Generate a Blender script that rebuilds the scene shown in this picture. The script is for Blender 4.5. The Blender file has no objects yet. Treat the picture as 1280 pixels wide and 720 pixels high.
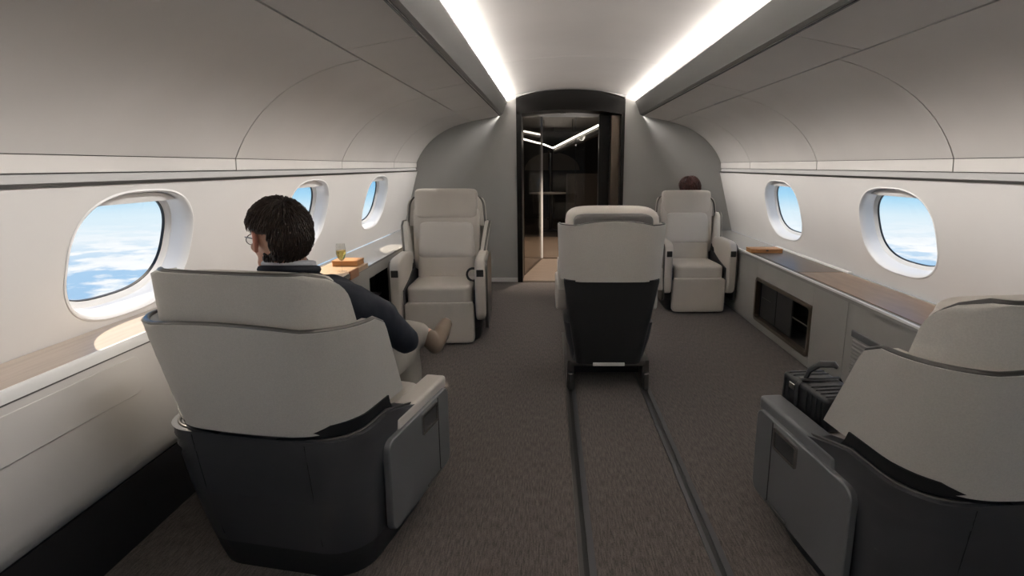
import bpy, bmesh, math, random
from mathutils import Vector, Matrix, noise
random.seed(7)
PI = math.pi
S = bpy.context.scene
COL = S.collection

# ---------------------------------------------------------------- camera
F = 720.0
PITCH = math.atan(153.0 / F)
EYE = 1.27
cd = bpy.data.cameras.new('camera'); cam = bpy.data.objects.new('camera', cd); COL.objects.link(cam)
cd.sensor_width = 36.0; cd.sensor_fit = 'HORIZONTAL'; cd.lens = 36.0 * F / 1280.0
cd.shift_x = -47.0 / 1280.0; cd.clip_start = 0.05; cd.clip_end = 200
cam.location = (0, 0, EYE); cam.rotation_euler = (PI / 2 - PITCH, 0, 0)
S.camera = cam
S.view_settings.view_transform = 'Standard'; S.view_settings.look = 'None'
S.view_settings.exposure = 1.2; S.view_settings.gamma = 1.0; S.view_settings.use_curve_mapping = False

# ---------------------------------------------------------------- world: high-altitude sky over a cloud deck
W = bpy.data.worlds.new('sky'); S.world = W; W.use_nodes = True
nt = W.node_tree; N = nt.nodes; L = nt.links; N.clear()
def nd(t, **k):
    n = N.new(t)
    for a, b in k.items(): setattr(n, a, b)
    return n
tc = nd('ShaderNodeTexCoord'); sep = nd('ShaderNodeSeparateXYZ'); L.new(tc.outputs['Generated'], sep.inputs[0])
ramp = nd('ShaderNodeValToRGB'); cr = ramp.color_ramp
mr = nd('ShaderNodeMapRange'); mr.inputs['From Min'].default_value = -0.25; mr.inputs['From Max'].default_value = 0.25
L.new(sep.outputs['Z'], mr.inputs['Value']); L.new(mr.outputs[0], ramp.inputs[0])
cr.elements[0].position = 0.0; cr.elements[0].color = (0.30, 0.52, 0.80, 1)
cr.elements[1].position = 1.0; cr.elements[1].color = (0.12, 0.36, 0.76, 1)
for p, c in ((0.22, (0.42, 0.64, 0.88, 1)), (0.30, (0.80, 0.89, 0.96, 1)), (0.36, (0.70, 0.86, 0.96, 1)), (0.41, (0.40, 0.70, 0.92, 1)), (0.47, (0.20, 0.52, 0.85, 1))):
    e = cr.elements.new(p); e.color = c
# clouds on a plane far below
ab = nd('ShaderNodeMath', operation='ADD'); ab.inputs[1].default_value = -0.045
L.new(sep.outputs['Z'], ab.inputs[0])
mn = nd('ShaderNodeMath', operation='MINIMUM'); mn.inputs[1].default_value = -0.03; L.new(ab.outputs[0], mn.inputs[0])
dv = nd('ShaderNodeVectorMath', operation='DIVIDE'); cmb = nd('ShaderNodeCombineXYZ')
for i in range(3): L.new(mn.outputs[0], cmb.inputs[i])
L.new(tc.outputs['Generated'], dv.inputs[0]); L.new(cmb.outputs[0], dv.inputs[1])
nz = nd('ShaderNodeTexNoise'); nz.inputs['Scale'].default_value = 3.0; nz.inputs['Detail'].default_value = 9; nz.inputs['Roughness'].default_value = 0.58
L.new(dv.outputs[0], nz.inputs['Vector'])
cl = nd('ShaderNodeValToRGB'); cl.color_ramp.elements[0].position = 0.43; cl.color_ramp.elements[1].position = 0.55
cl.color_ramp.elements[0].color = (0, 0, 0, 1); cl.color_ramp.elements[1].color = (1, 1, 1, 1)
L.new(nz.outputs[0], cl.inputs[0])
fade = nd('ShaderNodeMapRange'); fade.inputs['From Min'].default_value = -0.075; fade.inputs['From Max'].default_value = -0.115
L.new(sep.outputs['Z'], fade.inputs['Value'])
mm = nd('ShaderNodeMath', operation='MULTIPLY'); L.new(cl.outputs[0], mm.inputs[0]); L.new(fade.outputs[0], mm.inputs[1])
# thin high streaks
st = nd('ShaderNodeTexNoise'); st.inputs['Scale'].default_value = 2.2; st.inputs['Detail'].default_value = 5
sm = nd('ShaderNodeVectorMath', operation='MULTIPLY'); sm.inputs[1].default_value = (1, 1, 14)
L.new(tc.outputs['Generated'], sm.inputs[0]); L.new(sm.outputs[0], st.inputs['Vector'])
sr = nd('ShaderNodeMapRange'); sr.inputs['From Min'].default_value = 0.52; sr.inputs['From Max'].default_value = 0.75; sr.inputs['To Max'].default_value = 0.55
L.new(st.outputs[0], sr.inputs['Value'])
mx0 = nd('ShaderNodeMix', data_type='RGBA'); L.new(sr.outputs[0], mx0.inputs[0]); L.new(ramp.outputs[0], mx0.inputs[6]); mx0.inputs[7].default_value = (0.82, 0.92, 0.98, 1)
mx = nd('ShaderNodeMix', data_type='RGBA'); L.new(mm.outputs[0], mx.inputs[0]); L.new(mx0.outputs[2], mx.inputs[6])
shade = nd('ShaderNodeTexNoise'); shade.inputs['Scale'].default_value = 5.0; shade.inputs['Detail'].default_value = 6; L.new(dv.outputs[0], shade.inputs['Vector'])
cshade = nd('ShaderNodeMix', data_type='RGBA'); L.new(shade.outputs[0], cshade.inputs[0])
cshade.inputs[6].default_value = (0.80, 0.86, 0.93, 1); cshade.inputs[7].default_value = (1.12, 1.10, 1.08, 1)
L.new(cshade.outputs[2], mx.inputs[7])
bg = nd('ShaderNodeBackground'); bg.inputs['Strength'].default_value = 0.45; L.new(mx.outputs[2], bg.inputs[0])
wo = nd('ShaderNodeOutputWorld'); L.new(bg.outputs[0], wo.inputs[0])

SUN_POWER = 4.0
sd = bpy.data.lights.new('sun', 'SUN'); sd.energy = SUN_POWER; sd.angle = 0.02; sd.color = (1.0, 0.86, 0.68)
sun = bpy.data.objects.new('sun', sd); COL.objects.link(sun)
SUN_DIR = Vector((0.60, -0.35, -0.72))       # direction the light travels
sun.rotation_euler = SUN_DIR.to_track_quat('-Z', 'Y').to_euler()

LY0 = -1.3          # the lit zone of the cabin starts here; the aft-most zone is switched off
COVE_W = 42.0
FILL_W = 7.0      # fill lamps added under the cove beams to brighten the walls
COVE_E = 2.5       # cove strips
WASH_E = 0.10       # wall-wash strips under the side valances
DOWN_W = 9.0       # recessed downlights, watts

# ---------------------------------------------------------------- materials
MAT = {}
def mat(name, col, rough=0.5, metal=0.0, spec=0.5, bump=0.0, bscale=200, bstretch=(1, 1, 1), var=0.0, vscale=6, vstretch=(1, 1, 1), coat=0.0, sheen=0.0, col2=None, emit=0.0, trans=0.0, ior=1.45, alpha=1.0):
    m = bpy.data.materials.new(name); m.use_nodes = True
    t = m.node_tree; b = t.nodes['Principled BSDF']
    b.inputs['Base Color'].default_value = (*col, 1); b.inputs['Roughness'].default_value = rough
    b.inputs['Metallic'].default_value = metal; b.inputs['Specular IOR Level'].default_value = spec
    b.inputs['Coat Weight'].default_value = coat; b.inputs['Sheen Weight'].default_value = sheen
    b.inputs['Transmission Weight'].default_value = trans; b.inputs['IOR'].default_value = ior
    if emit: b.inputs['Emission Color'].default_value = (*col, 1); b.inputs['Emission Strength'].default_value = emit
    if alpha < 1: b.inputs['Alpha'].default_value = alpha
    def coords(stretch):
        c = t.nodes.new('ShaderNodeTexCoord'); mp = t.nodes.new('ShaderNodeMapping'); mp.inputs['Scale'].default_value = stretch
        t.links.new(c.outputs['Object'], mp.inputs[0]); return mp.outputs[0]
    if var or col2:
        nn = t.nodes.new('ShaderNodeTexNoise'); nn.inputs['Scale'].default_value = vscale; nn.inputs['Detail'].default_value = 5
        t.links.new(coords(vstretch), nn.inputs['Vector'])
        r = t.nodes.new('ShaderNodeValToRGB'); c2 = col2 or tuple(c * (1 - var) for c in col); c1 = col if col2 else tuple(min(1, c * (1 + var)) for c in col)
        r.color_ramp.elements[0].position = 0.35; r.color_ramp.elements[1].position = 0.65
        r.color_ramp.elements[0].color = (*c2, 1); r.color_ramp.elements[1].color = (*c1, 1)
        t.links.new(nn.outputs[0], r.inputs[0]); t.links.new(r.outputs[0], b.inputs['Base Color'])
    if bump:
        nn = t.nodes.new('ShaderNodeTexNoise'); nn.inputs['Scale'].default_value = bscale; nn.inputs['Detail'].default_value = 3
        t.links.new(coords(bstretch), nn.inputs['Vector'])
        bp = t.nodes.new('ShaderNodeBump'); bp.inputs['Strength'].default_value = bump; bp.inputs['Distance'].default_value = 0.002
        t.links.new(nn.outputs[0], bp.inputs['Height']); t.links.new(bp.outputs[0], b.inputs['Normal'])
    MAT[name] = m; return m
mat('panel', (0.60, 0.575, 0.55), 0.55, var=0.03, vscale=2, bump=0.05, bscale=300)
mat('wall', (0.66, 0.64, 0.62), 0.6, var=0.02, vscale=2)
mat('bulkhead', (0.33, 0.327, 0.312), 0.6, bump=0.06, bscale=250)
mat('backing', (0.10, 0.095, 0.09), 0.8)
mat('white_trim', (0.74, 0.73, 0.715), 0.4)
mat('reveal', (0.82, 0.81, 0.80), 0.4)
mat('fascia', (0.22, 0.22, 0.215), 0.45, metal=0.3, bump=0.05, bscale=60, bstretch=(8, 1, 8))
mat('led', (1.0, 0.95, 0.90), 0.5, emit=COVE_E)
mat('wash', (1.0, 0.95, 0.90), 0.5, emit=WASH_E); MAT['wash'].node_tree.nodes['Principled BSDF'].inputs['Base Color'].default_value = (.22, .21, .20, 1)
mat('streak_glow', (1.0, 0.95, 0.90), 0.5, emit=4.0)  # glow of the added reflection streaks behind the doorway glass
mat('gasket', (0.012, 0.012, 0.014), 0.5)
mat('black', (0.008, 0.008, 0.009), 0.7)
mat('frame_black', (0.012, 0.011, 0.010), 0.3, spec=0.12)
mat('bronze', (0.10, 0.075, 0.055), 0.35, metal=0.6)
mat('fabric', (0.56, 0.535, 0.49), 0.75, var=0.05, vscale=260, bump=0.25, bscale=600, sheen=0.15)
mat('leather', (0.60, 0.56, 0.51), 0.36, bump=0.12, bscale=260, var=0.03, vscale=4)
mat('leather_pad', (0.66, 0.63, 0.59), 0.36, bump=0.12, bscale=260)
mat('leather_grey', (0.13, 0.125, 0.12), 0.45, bump=0.12, bscale=260)
mat('graphite', (0.048, 0.049, 0.054), 0.36, coat=0.1, bump=0.02, bscale=500)
mat('graphite_panel', (0.15, 0.153, 0.16), 0.36, metal=0.25, bump=0.02, bscale=500)
mat('dark_panel', (0.020, 0.020, 0.021), 0.42)
mat('trim_metal', (0.15, 0.143, 0.135), 0.34, metal=0.9)
mat('dark_metal', (0.075, 0.072, 0.07), 0.28, metal=0.85)
mat('bright_metal', (0.55, 0.53, 0.50), 0.22, metal=1.0)
mat('console', (0.36, 0.35, 0.33), 0.42, metal=0.15, var=0.02)
mat('console_top', (0.40, 0.39, 0.375), 0.16, metal=0.1)
mat('wood_ledge', (0.42, 0.355, 0.30), 0.35, col2=(0.36, 0.30, 0.25), vscale=5, vstretch=(14, 0.8, 6))
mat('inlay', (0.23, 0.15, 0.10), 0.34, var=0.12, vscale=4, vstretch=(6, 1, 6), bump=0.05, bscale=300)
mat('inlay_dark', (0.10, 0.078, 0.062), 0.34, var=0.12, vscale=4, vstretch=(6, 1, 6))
mat('box_wood', (0.50, 0.25, 0.10), 0.45, col2=(0.40, 0.18, 0.065), vscale=8, vstretch=(1, 8, 8))
mat('table_wood', (0.50, 0.36, 0.24), 0.3, col2=(0.44, 0.30, 0.19), vscale=8, vstretch=(8, 1, 8))
mat('tan_leather', (0.36, 0.17, 0.09), 0.5)
mat('paper', (0.80, 0.78, 0.74), 0.7)
mat('floor_wood', (0.17, 0.128, 0.098), 0.4, col2=(0.115, 0.083, 0.062), vscale=3, vstretch=(1, 14, 6))
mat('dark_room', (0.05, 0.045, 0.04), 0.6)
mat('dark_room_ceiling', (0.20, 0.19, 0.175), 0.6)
mat('arch_tan', (0.34, 0.29, 0.24), 0.6)
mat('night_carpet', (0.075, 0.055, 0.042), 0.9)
mat('skin', (0.62, 0.36, 0.26), 0.5, var=0.05, vscale=12)
mat('ear_skin', (0.62, 0.27, 0.20), 0.5)
mat('navy', (0.010, 0.013, 0.022), 0.75, bump=0.3, bscale=350)
mat('shirt', (0.72, 0.74, 0.78), 0.8)
mat('trousers', (0.30, 0.28, 0.25), 0.85, bump=0.3, bscale=300)
mat('shoe', (0.17, 0.125, 0.09), 0.55)
mat('sole', (0.30, 0.24, 0.19), 0.6)
mat('hair', (0.030, 0.018, 0.012), 0.45, var=0.5, vscale=60)
mat('hair_auburn', (0.050, 0.013, 0.009), 0.36, var=0.4, vscale=40)
mat('case_black', (0.014, 0.014, 0.015), 0.32, bump=0.1, bscale=120)
mat('wine', (0.85, 0.68, 0.22), 0.05, trans=0.9, ior=1.33)
mat('lens', (0.9, 0.9, 0.9), 0.03, trans=1.0)
mat('rail_black', (0.006, 0.006, 0.006), 0.3)

def glass_mat(name, tint, refl):
    m = bpy.data.materials.new(name); m.use_nodes = True; t = m.node_tree; t.nodes.clear()
    tr = t.nodes.new('ShaderNodeBsdfTransparent'); tr.inputs[0].default_value = (*tint, 1)
    gl = t.nodes.new('ShaderNodeBsdfGlossy'); gl.inputs['Roughness'].default_value = 0.02
    lw = t.nodes.new('ShaderNodeLayerWeight'); lw.inputs[0].default_value = 0.5
    pw_ = t.nodes.new('ShaderNodeMath'); pw_.operation = 'POWER'; pw_.inputs[1].default_value = 4.0; t.links.new(lw.outputs['Facing'], pw_.inputs[0])
    fr = t.nodes.new('ShaderNodeMath'); fr.operation = 'MULTIPLY_ADD'; fr.inputs[1].default_value = refl[1]; fr.inputs[2].default_value = refl[0]; t.links.new(pw_.outputs[0], fr.inputs[0])
    mi = t.nodes.new('ShaderNodeMixShader'); o = t.nodes.new('ShaderNodeOutputMaterial')
    t.links.new(fr.outputs[0], mi.inputs[0]); t.links.new(tr.outputs[0], mi.inputs[1]); t.links.new(gl.outputs[0], mi.inputs[2]); t.links.new(mi.outputs[0], o.inputs[0])
    MAT[name] = m
glass_mat('pane', (0.98, 0.99, 0.99), (.015, .10))
glass_mat('smoked', (0.84, 0.81, 0.77), (.05, .6))
glass_mat('clear_glass', (0.96, 0.96, 0.95), (.05, .6))

# carpet: ribbed weave along the aisle
def carpet():
    m = bpy.data.materials.new('carpet'); m.use_nodes = True; t = m.node_tree; b = t.nodes['Principled BSDF']
    b.inputs['Roughness'].default_value = 0.95; b.inputs['Specular IOR Level'].default_value = 0.15; b.inputs['Sheen Weight'].default_value = 0.2
    c = t.nodes.new('ShaderNodeTexCoord')
    def n(scale, st, det=3):
        mp = t.nodes.new('ShaderNodeMapping'); mp.inputs['Scale'].default_value = st; t.links.new(c.outputs['Object'], mp.inputs[0])
        k = t.nodes.new('ShaderNodeTexNoise'); k.inputs['Scale'].default_value = scale; k.inputs['Detail'].default_value = det; t.links.new(mp.outputs[0], k.inputs['Vector']); return k.outputs[0]
    r = t.nodes.new('ShaderNodeValToRGB'); r.color_ramp.elements[0].position = 0.38; r.color_ramp.elements[1].position = 0.62
    r.color_ramp.elements[0].color = (0.044, 0.037, 0.034, 1); r.color_ramp.elements[1].color = (0.135, 0.113, 0.100, 1)
    a = n(26, (7, 0.8, 1), 6); g = n(300, (1, 0.5, 1), 2)
    ad = t.nodes.new('ShaderNodeMix'); ad.inputs[0].default_value = 0.4; t.links.new(a, ad.inputs[2]); t.links.new(g, ad.inputs[3])
    t.links.new(ad.outputs[0], r.inputs[0]); t.links.new(r.outputs[0], b.inputs['Base Color'])
    bp = t.nodes.new('ShaderNodeBump'); bp.inputs['Strength'].default_value = 0.6; bp.inputs['Distance'].default_value = 0.003
    t.links.new(ad.outputs[0], bp.inputs['Height']); t.links.new(bp.outputs[0], b.inputs['Normal'])
    MAT['carpet'] = m
carpet()

# ---------------------------------------------------------------- helpers
def link(o, parent=None):
    COL.objects.link(o)
    if parent: o.parent = parent
    return o
def mesh_obj(name, vs, fs, m, parent=None, smooth=True, angle=40, wn=False):
    me = bpy.data.meshes.new(name); me.from_pydata([tuple(v) for v in vs], [], fs); me.validate()
    bm = bmesh.new(); bm.from_mesh(me); bmesh.ops.recalc_face_normals(bm, faces=bm.faces); bm.to_mesh(me); bm.free()
    me.materials.append(MAT[m])
    if smooth:
        me.polygons.foreach_set('use_smooth', [True] * len(me.polygons)); me.set_sharp_from_angle(angle=math.radians(angle))
    o = link(bpy.data.objects.new(name, me), parent)
    if wn:
        w = o.modifiers.new('wn', 'WEIGHTED_NORMAL'); w.keep_sharp = True
    return o
def bm_obj(name, bm, m, parent=None, angle=40, wn=False):
    me = bpy.data.meshes.new(name); bmesh.ops.recalc_face_normals(bm, faces=bm.faces); bm.to_mesh(me); bm.free(); me.materials.append(MAT[m])
    me.polygons.foreach_set('use_smooth', [True] * len(me.polygons)); me.set_sharp_from_angle(angle=math.radians(angle))
    o = link(bpy.data.objects.new(name, me), parent)
    if wn:
        w = o.modifiers.new('wn', 'WEIGHTED_NORMAL'); w.keep_sharp = True
    return o
def thing(name, label, cat, loc=(0, 0, 0), rz=0, group=None):
    o = link(bpy.data.objects.new(name, None)); o.location = loc; o.rotation_euler = (0, 0, rz); o.empty_display_size = 0.1
    return tag(o, label, cat, group)
def tag(o, label, cat, group=None):
    o['label'] = label; o['category'] = cat
    if group: o['group'] = group
    return o
def struct(o, label=None):
    o['kind'] = 'structure'
    if label: o['label'] = label
    return o
def rbox(name, size, loc, m, parent=None, bev=0.01, seg=3, rot=(0, 0, 0), shape=None):
    bm = bmesh.new(); bmesh.ops.create_cube(bm, size=1.0)
    for v in bm.verts: v.co = Vector((v.co.x * size[0], v.co.y * size[1], v.co.z * size[2]))
    if shape:
        for v in bm.verts: v.co = Vector(shape(v.co))
    if bev: bmesh.ops.bevel(bm, geom=list(bm.edges), offset=bev, segments=seg, profile=0.6, affect='EDGES', clamp_overlap=True)
    o = bm_obj(name, bm, m, parent, angle=50, wn=True); o.location = loc; o.rotation_euler = rot; return o
def pillow(name, size, loc, m, parent=None, rot=(0, 0, 0), p=5.0, puff=0.0, n=14, top=1.0):
    """soft cushion: rounded-box superquadric; top = relative width at its +z end"""
    bm = bmesh.new(); bmesh.ops.create_cube(bm, size=2.0); bmesh.ops.subdivide_edges(bm, edges=list(bm.edges), cuts=n, use_grid_fill=True)
    for v in bm.verts:
        c = v.co; l = (abs(c.x) ** p + abs(c.y) ** p + abs(c.z) ** p) ** (1 / p); q = c / l
        w = 1 + (top - 1) * (q.z * .5 + .5)
        k = 1 + puff * (1 - min(1, abs(q.x)) ** 2) * (1 - min(1, abs(q.z)) ** 2)
        v.co = Vector((q.x * size[0] / 2 * w, q.y * size[1] / 2 * k, q.z * size[2] / 2))
    o = bm_obj(name, bm, m, parent, angle=180); o.location = loc; o.rotation_euler = rot; return o
def tube(name, pts, r, m, parent=None, n=8, closed=False, flat=1.0):
    pts = [Vector(p) for p in pts]; vs = []; fs = []; K = len(pts)
    up = Vector((0, 0, 1)); prev = None
    for i, p in enumerate(pts):
        a = pts[(i - 1) % K] if (closed or i) else p; b = pts[(i + 1) % K] if (closed or i < K - 1) else p
        t = (b - a); t = t.normalized() if t.length > 1e-9 else Vector((0, 1, 0))
        if prev is None: x = t.cross(up if abs(t.z) < 0.95 else Vector((1, 0, 0))).normalized()
        else:
            x = prev - t * prev.dot(t); x = x.normalized() if x.length > 1e-6 else t.orthogonal().normalized()
        prev = x; y = t.cross(x)
        rr = r[i] if isinstance(r, (list, tuple)) else r
        for k in range(n):
            A = 2 * PI * k / n; vs.append(p + x * math.cos(A) * rr + y * math.sin(A) * rr * flat)
    R = K if closed else K - 1
    for i in range(R):
        for k in range(n):
            j = (i + 1) % K; fs.append((i * n + k, i * n + (k + 1) % n, j * n + (k + 1) % n, j * n + k))
    if not closed:
        fs.append(tuple(range(n))); fs.append(tuple((K - 1) * n + k for k in range(n)))
    return mesh_obj(name, vs, fs, m, parent, angle=60)
def extrude_y(name, prof, y0, y1, m, parent=None, closed=True, angle=30):
    """prof: list of (x,z); closed prism along y"""
    n = len(prof); vs = [(x, y0, z) for x, z in prof] + [(x, y1, z) for x, z in prof]; fs = []
    for i in range(n if closed else n - 1):
        j = (i + 1) % n; fs.append((i, j, n + j, n + i))
    if closed: fs.append(tuple(range(n))); fs.append(tuple(range(n, 2 * n)))
    return mesh_obj(name, vs, fs, m, parent, angle=angle)
def slab(name, prof, t, y0, y1, m, parent=None, out=None):
    """open profile given thickness t (offset away from the cabin), extruded along y"""
    P = [Vector((x, z)) for x, z in prof]; off = []
    for i, p in enumerate(P):
        a = P[max(0, i - 1)]; b = P[min(len(P) - 1, i + 1)]; d = (b - a).normalized(); nn = Vector((-d.y, d.x))
        if nn.dot(p - Vector(CENTER)) < 0: nn = -nn
        off.append(p + nn * t)
    return extrude_y(name, [tuple(p) for p in P] + [tuple(p) for p in reversed(off)], y0, y1, m, parent)
def lathe(name, prof, m, parent=None, n=24, loc=(0, 0, 0)):
    vs = []; fs = []
    for r, z in prof:
        for k in range(n): vs.append((r * math.cos(2 * PI * k / n), r * math.sin(2 * PI * k / n), z))
    for i in range(len(prof) - 1):
        for k in range(n): fs.append((i * n + k, i * n + (k + 1) % n, (i + 1) * n + (k + 1) % n, (i + 1) * n + k))
    o = mesh_obj(name, vs, fs, m, parent, angle=60); o.location = loc; return o
def rrect(w, h, r, n=6):
    """rounded rectangle outline centred on 0"""
    pts = []
    for cx, cy, a0 in ((w / 2 - r, h / 2 - r, 0), (-w / 2 + r, h / 2 - r, PI / 2), (-w / 2 + r, -h / 2 + r, PI), (w / 2 - r, -h / 2 + r, 1.5 * PI)):
        for k in range(n + 1):
            a = a0 + PI / 2 * k / n; pts.append((cx + r * math.cos(a), cy + r * math.sin(a)))
    return pts
def plate(name, outline, d0, d1, axis, m, parent=None, hole=None, bev=0.0):
    """outline in the plane, extruded d0..d1 along axis ('x','y','z'), optional hole outline (same count)"""
    def P(a, b, d): return {'x': (d, a, b), 'y': (a, d, b), 'z': (a, b, d)}[axis]
    n = len(outline); vs = [P(a, b, d0) for a, b in outline] + [P(a, b, d1) for a, b in outline]; fs = []
    for i in range(n): j = (i + 1) % n; fs.append((i, j, n + j, n + i))
    if hole is None:
        fs.append(tuple(range(n))); fs.append(tuple(range(n, 2 * n)))
    else:
        vs += [P(a, b, d0) for a, b in hole] + [P(a, b, d1) for a, b in hole]
        for i in range(n):
            j = (i + 1) % n
            fs += [(2 * n + i, 2 * n + j, 3 * n + j, 3 * n + i), (i, j, 2 * n + j, 2 * n + i), (n + i, n + j, 3 * n + j, 3 * n + i)]
    o = mesh_obj(name, vs, fs, m, parent, angle=35)
    if bev:
        b = o.modifiers.new('bev', 'BEVEL'); b.width = bev; b.segments = 2; b.limit_method = 'ANGLE'; b.angle_limit = math.radians(50)
    return o
def shift(o, dx, dy): return [(a + dx, b + dy) for a, b in o]

# ---------------------------------------------------------------- cabin shell
YB, YE = -3.6, 6.32                    # aft wall, forward bulkhead
CX = 0.22; CENTER = (CX, 1.0)
WL_T, WL_B = (-1.42, 1.215), (-1.60, 0.60)
WR_T, WR_B = (1.83, 1.205), (2.00, 0.57)
def arc_pts(p0, p1, c, n):             # quadratic blend, enough for soft panel curves
    return [((1 - t) ** 2 * p0[0] + 2 * t * (1 - t) * c[0] + t * t * p1[0], (1 - t) ** 2 * p0[1] + 2 * t * (1 - t) * c[1] + t * t * p1[1]) for t in (i / n for i in range(n + 1))]
# floor
bm = bmesh.new(); bmesh.ops.create_grid(bm, x_segments=1, y_segments=1, size=0.5)
for v in bm.verts: v.co = Vector((-1.62 + (v.co.x + .5) * 3.64, YB + (v.co.y + .5) * (YE - YB + 0.02), 0))
floor = struct(bm_obj('floor', bm, 'carpet'), 'grey-brown ribbed carpet of the cabin aisle')
# ceiling backing liner (seen only in the joints) with every lining panel as a piece
UL = [(-0.515, 1.785)] + [(-0.83, 1.725)]
curveL = arc_pts((-0.83, 1.725), (-1.425, 1.302), (-1.27, 1.64), 14)
curveR = arc_pts((1.27, 1.725), (1.835, 1.302), (1.70, 1.62), 14)
off = 0.03
liner = [(-1.47, 1.22), (-1.47, 1.30)] + [(x - .035, z + .03) for x, z in reversed(curveL)] + [(-0.56, 1.84), (-0.57, 2.02), (CX, 2.13), (1.01, 2.02), (1.0, 1.84)] + [(x + .035, z + .03) for x, z in curveR] + [(1.89, 1.30), (1.89, 1.21)]
ceil = struct(extrude_y('ceiling', liner + [(x * 1.0 + (x - CX) * 0.02, z + 0.03) for x, z in reversed(liner)], YB, YE + .02, 'backing'), 'curved pale cabin ceiling lining')
SEAMS = [YB, -1.55, -0.15, 1.22, 2.68, 4.05, 5.40, YE]
g = 0.004
for i in range(len(SEAMS) - 1):
    a, b = SEAMS[i] + g, SEAMS[i + 1] - g
    slab('bin_panel', curveL[0:], 0.012, a, b, 'panel', ceil)
    slab('bin_panel', curveR[0:], 0.012, a, b, 'panel', ceil)
    slab('soffit_panel', [(-0.515, 1.785), (-0.823, 1.728)], 0.012, a - .2 if i else a, b - .2 if i < len(SEAMS) - 2 else b, 'panel', ceil)
    slab('soffit_panel', [(0.975, 1.785), (1.263, 1.728)], 0.012, a - .2 if i else a, b - .2 if i < len(SEAMS) - 2 else b, 'panel', ceil)
    slab('valance', [(-1.425, 1.299), (-1.428, 1.25)], 0.012, a, b, 'panel', ceil)
    slab('valance', [(1.835, 1.299), (1.838, 1.243)], 0.012, a, b, 'panel', ceil)
mid = [(-0.54 + 1.53 * t, 1.952 + 0.098 * (1 - (2 * t - 1) ** 2)) for t in (i / 20 for i in range(21))]
for a, b in ((YB, 1.55), (1.55, 4.45), (4.45, YE)):
    slab('crown_panel', mid, 0.012, a + .003, b - .003, 'panel', ceil)
# cove beams with LED strip
for nm, sx, e0, e1, lab in (('left', 1, (-0.452, 1.945), (-0.515, 1.787), 'dark grey cove beam with light strip above the left-hand window seats'), ('right', -1, (0.905, 1.945), (0.972, 1.787), 'dark grey cove beam with light strip above the brown-topped credenza')):
    t = thing('cove_light', lab, 'light', (0, 0, 0), 0, 'ceiling cove lights')
    o_ = -1 if sx > 0 else 1
    extrude_y('fascia', [e0, (e0[0] + sx * .006, e0[1] - .02), (e1[0] + sx * .028, e1[1] + .035), (e1[0] + sx * .022, e1[1] + .012), (e1[0] + sx * .006, e1[1]), (e1[0] + o_ * .012, e1[1] + .006), (e0[0] + o_ * .02, e0[1] - .01)], YB, YE - .004, 'fascia', t)
    sd_ = bpy.data.lights.new('fill_lamp', 'AREA'); sd_.shape = 'RECTANGLE'; sd_.size = 0.008; sd_.size_y = YE - LY0; sd_.spread = math.radians(56); sd_.energy = FILL_W; sd_.color = (1.0, 0.955, 0.905)  # unseen fill lamp, added to light the walls and bin panels
    sl_ = bpy.data.objects.new('fill_lamp', sd_); COL.objects.link(sl_); sl_.parent = t; sl_.location = (e1[0] + o_ * .016, (LY0 + YE) / 2, e1[1] - .010)
    zz = -Vector((o_ * .76, 0, -.65)).normalized(); yy = Vector((0, 1, 0)); xx = yy.cross(zz); sl_.rotation_euler = Matrix((xx, yy, zz)).transposed().to_euler()
    extrude_y('edge_line', [(e1[0] + o_ * .002, e1[1] - .001), (e1[0] + o_ * .014, e1[1] + .003), (e1[0] + o_ * .014, e1[1] - .004), (e1[0] + o_ * .002, e1[1] - .006)], YB, YE - .004, 'gasket', t)
    extrude_y('led_strip', [(e0[0] + o_ * .010, e0[1] - .012), (e0[0] + o_ * .030, e0[1] - .020), (e0[0] + o_ * .030, e0[1] - .014), (e0[0] + o_ * .010, e0[1] - .006)], LY0, YE - .01, 'led', t)
    ad = bpy.data.lights.new('cove_lamp', 'AREA'); ad.shape = 'RECTANGLE'; ad.size = 0.016; ad.size_y = YE - LY0; ad.energy = COVE_W; ad.color = (1.0, 0.95, 0.90)
    al = bpy.data.objects.new('cove_lamp', ad); COL.objects.link(al); al.parent = t; al.location = (e0[0] + o_ * .016, (LY0 + YE) / 2, e0[1] - .004)
    zz = -Vector((sx * 1.0, 0, 1)).normalized(); yy = Vector((0, 1, 0)); xx = yy.cross(zz)
    al.rotation_euler = Matrix((xx, yy, zz)).transposed().to_euler()
# wall wash slots below the valances
for o_, xw, zt, zb, lab in ((-1, -1.42, 1.25, 1.210, 'left'), (1, 1.83, 1.243, 1.199, 'right')):
    t = thing('wall_light', 'slim metal light slot above the windows on the %s' % ('champagne glass side' if o_ < 0 else 'brown-topped credenza side'), 'light', group='wall light slots')
    extrude_y('housing', [(xw - o_ * .003, zb), (xw + o_ * .030, zb), (xw + o_ * .030, zt), (xw + o_ * .020, zt), (xw + o_ * .020, zb + .010), (xw - o_ * .003, zb + .010)], YB, YE - .003, 'trim_metal', t)
    extrude_y('led_strip', [(xw + o_ * .012, zb + .011), (xw + o_ * .019, zb + .011), (xw + o_ * .019, zt - .004), (xw + o_ * .012, zt - .008)], YB + .01, YE - .01, 'wash', t)

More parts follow.
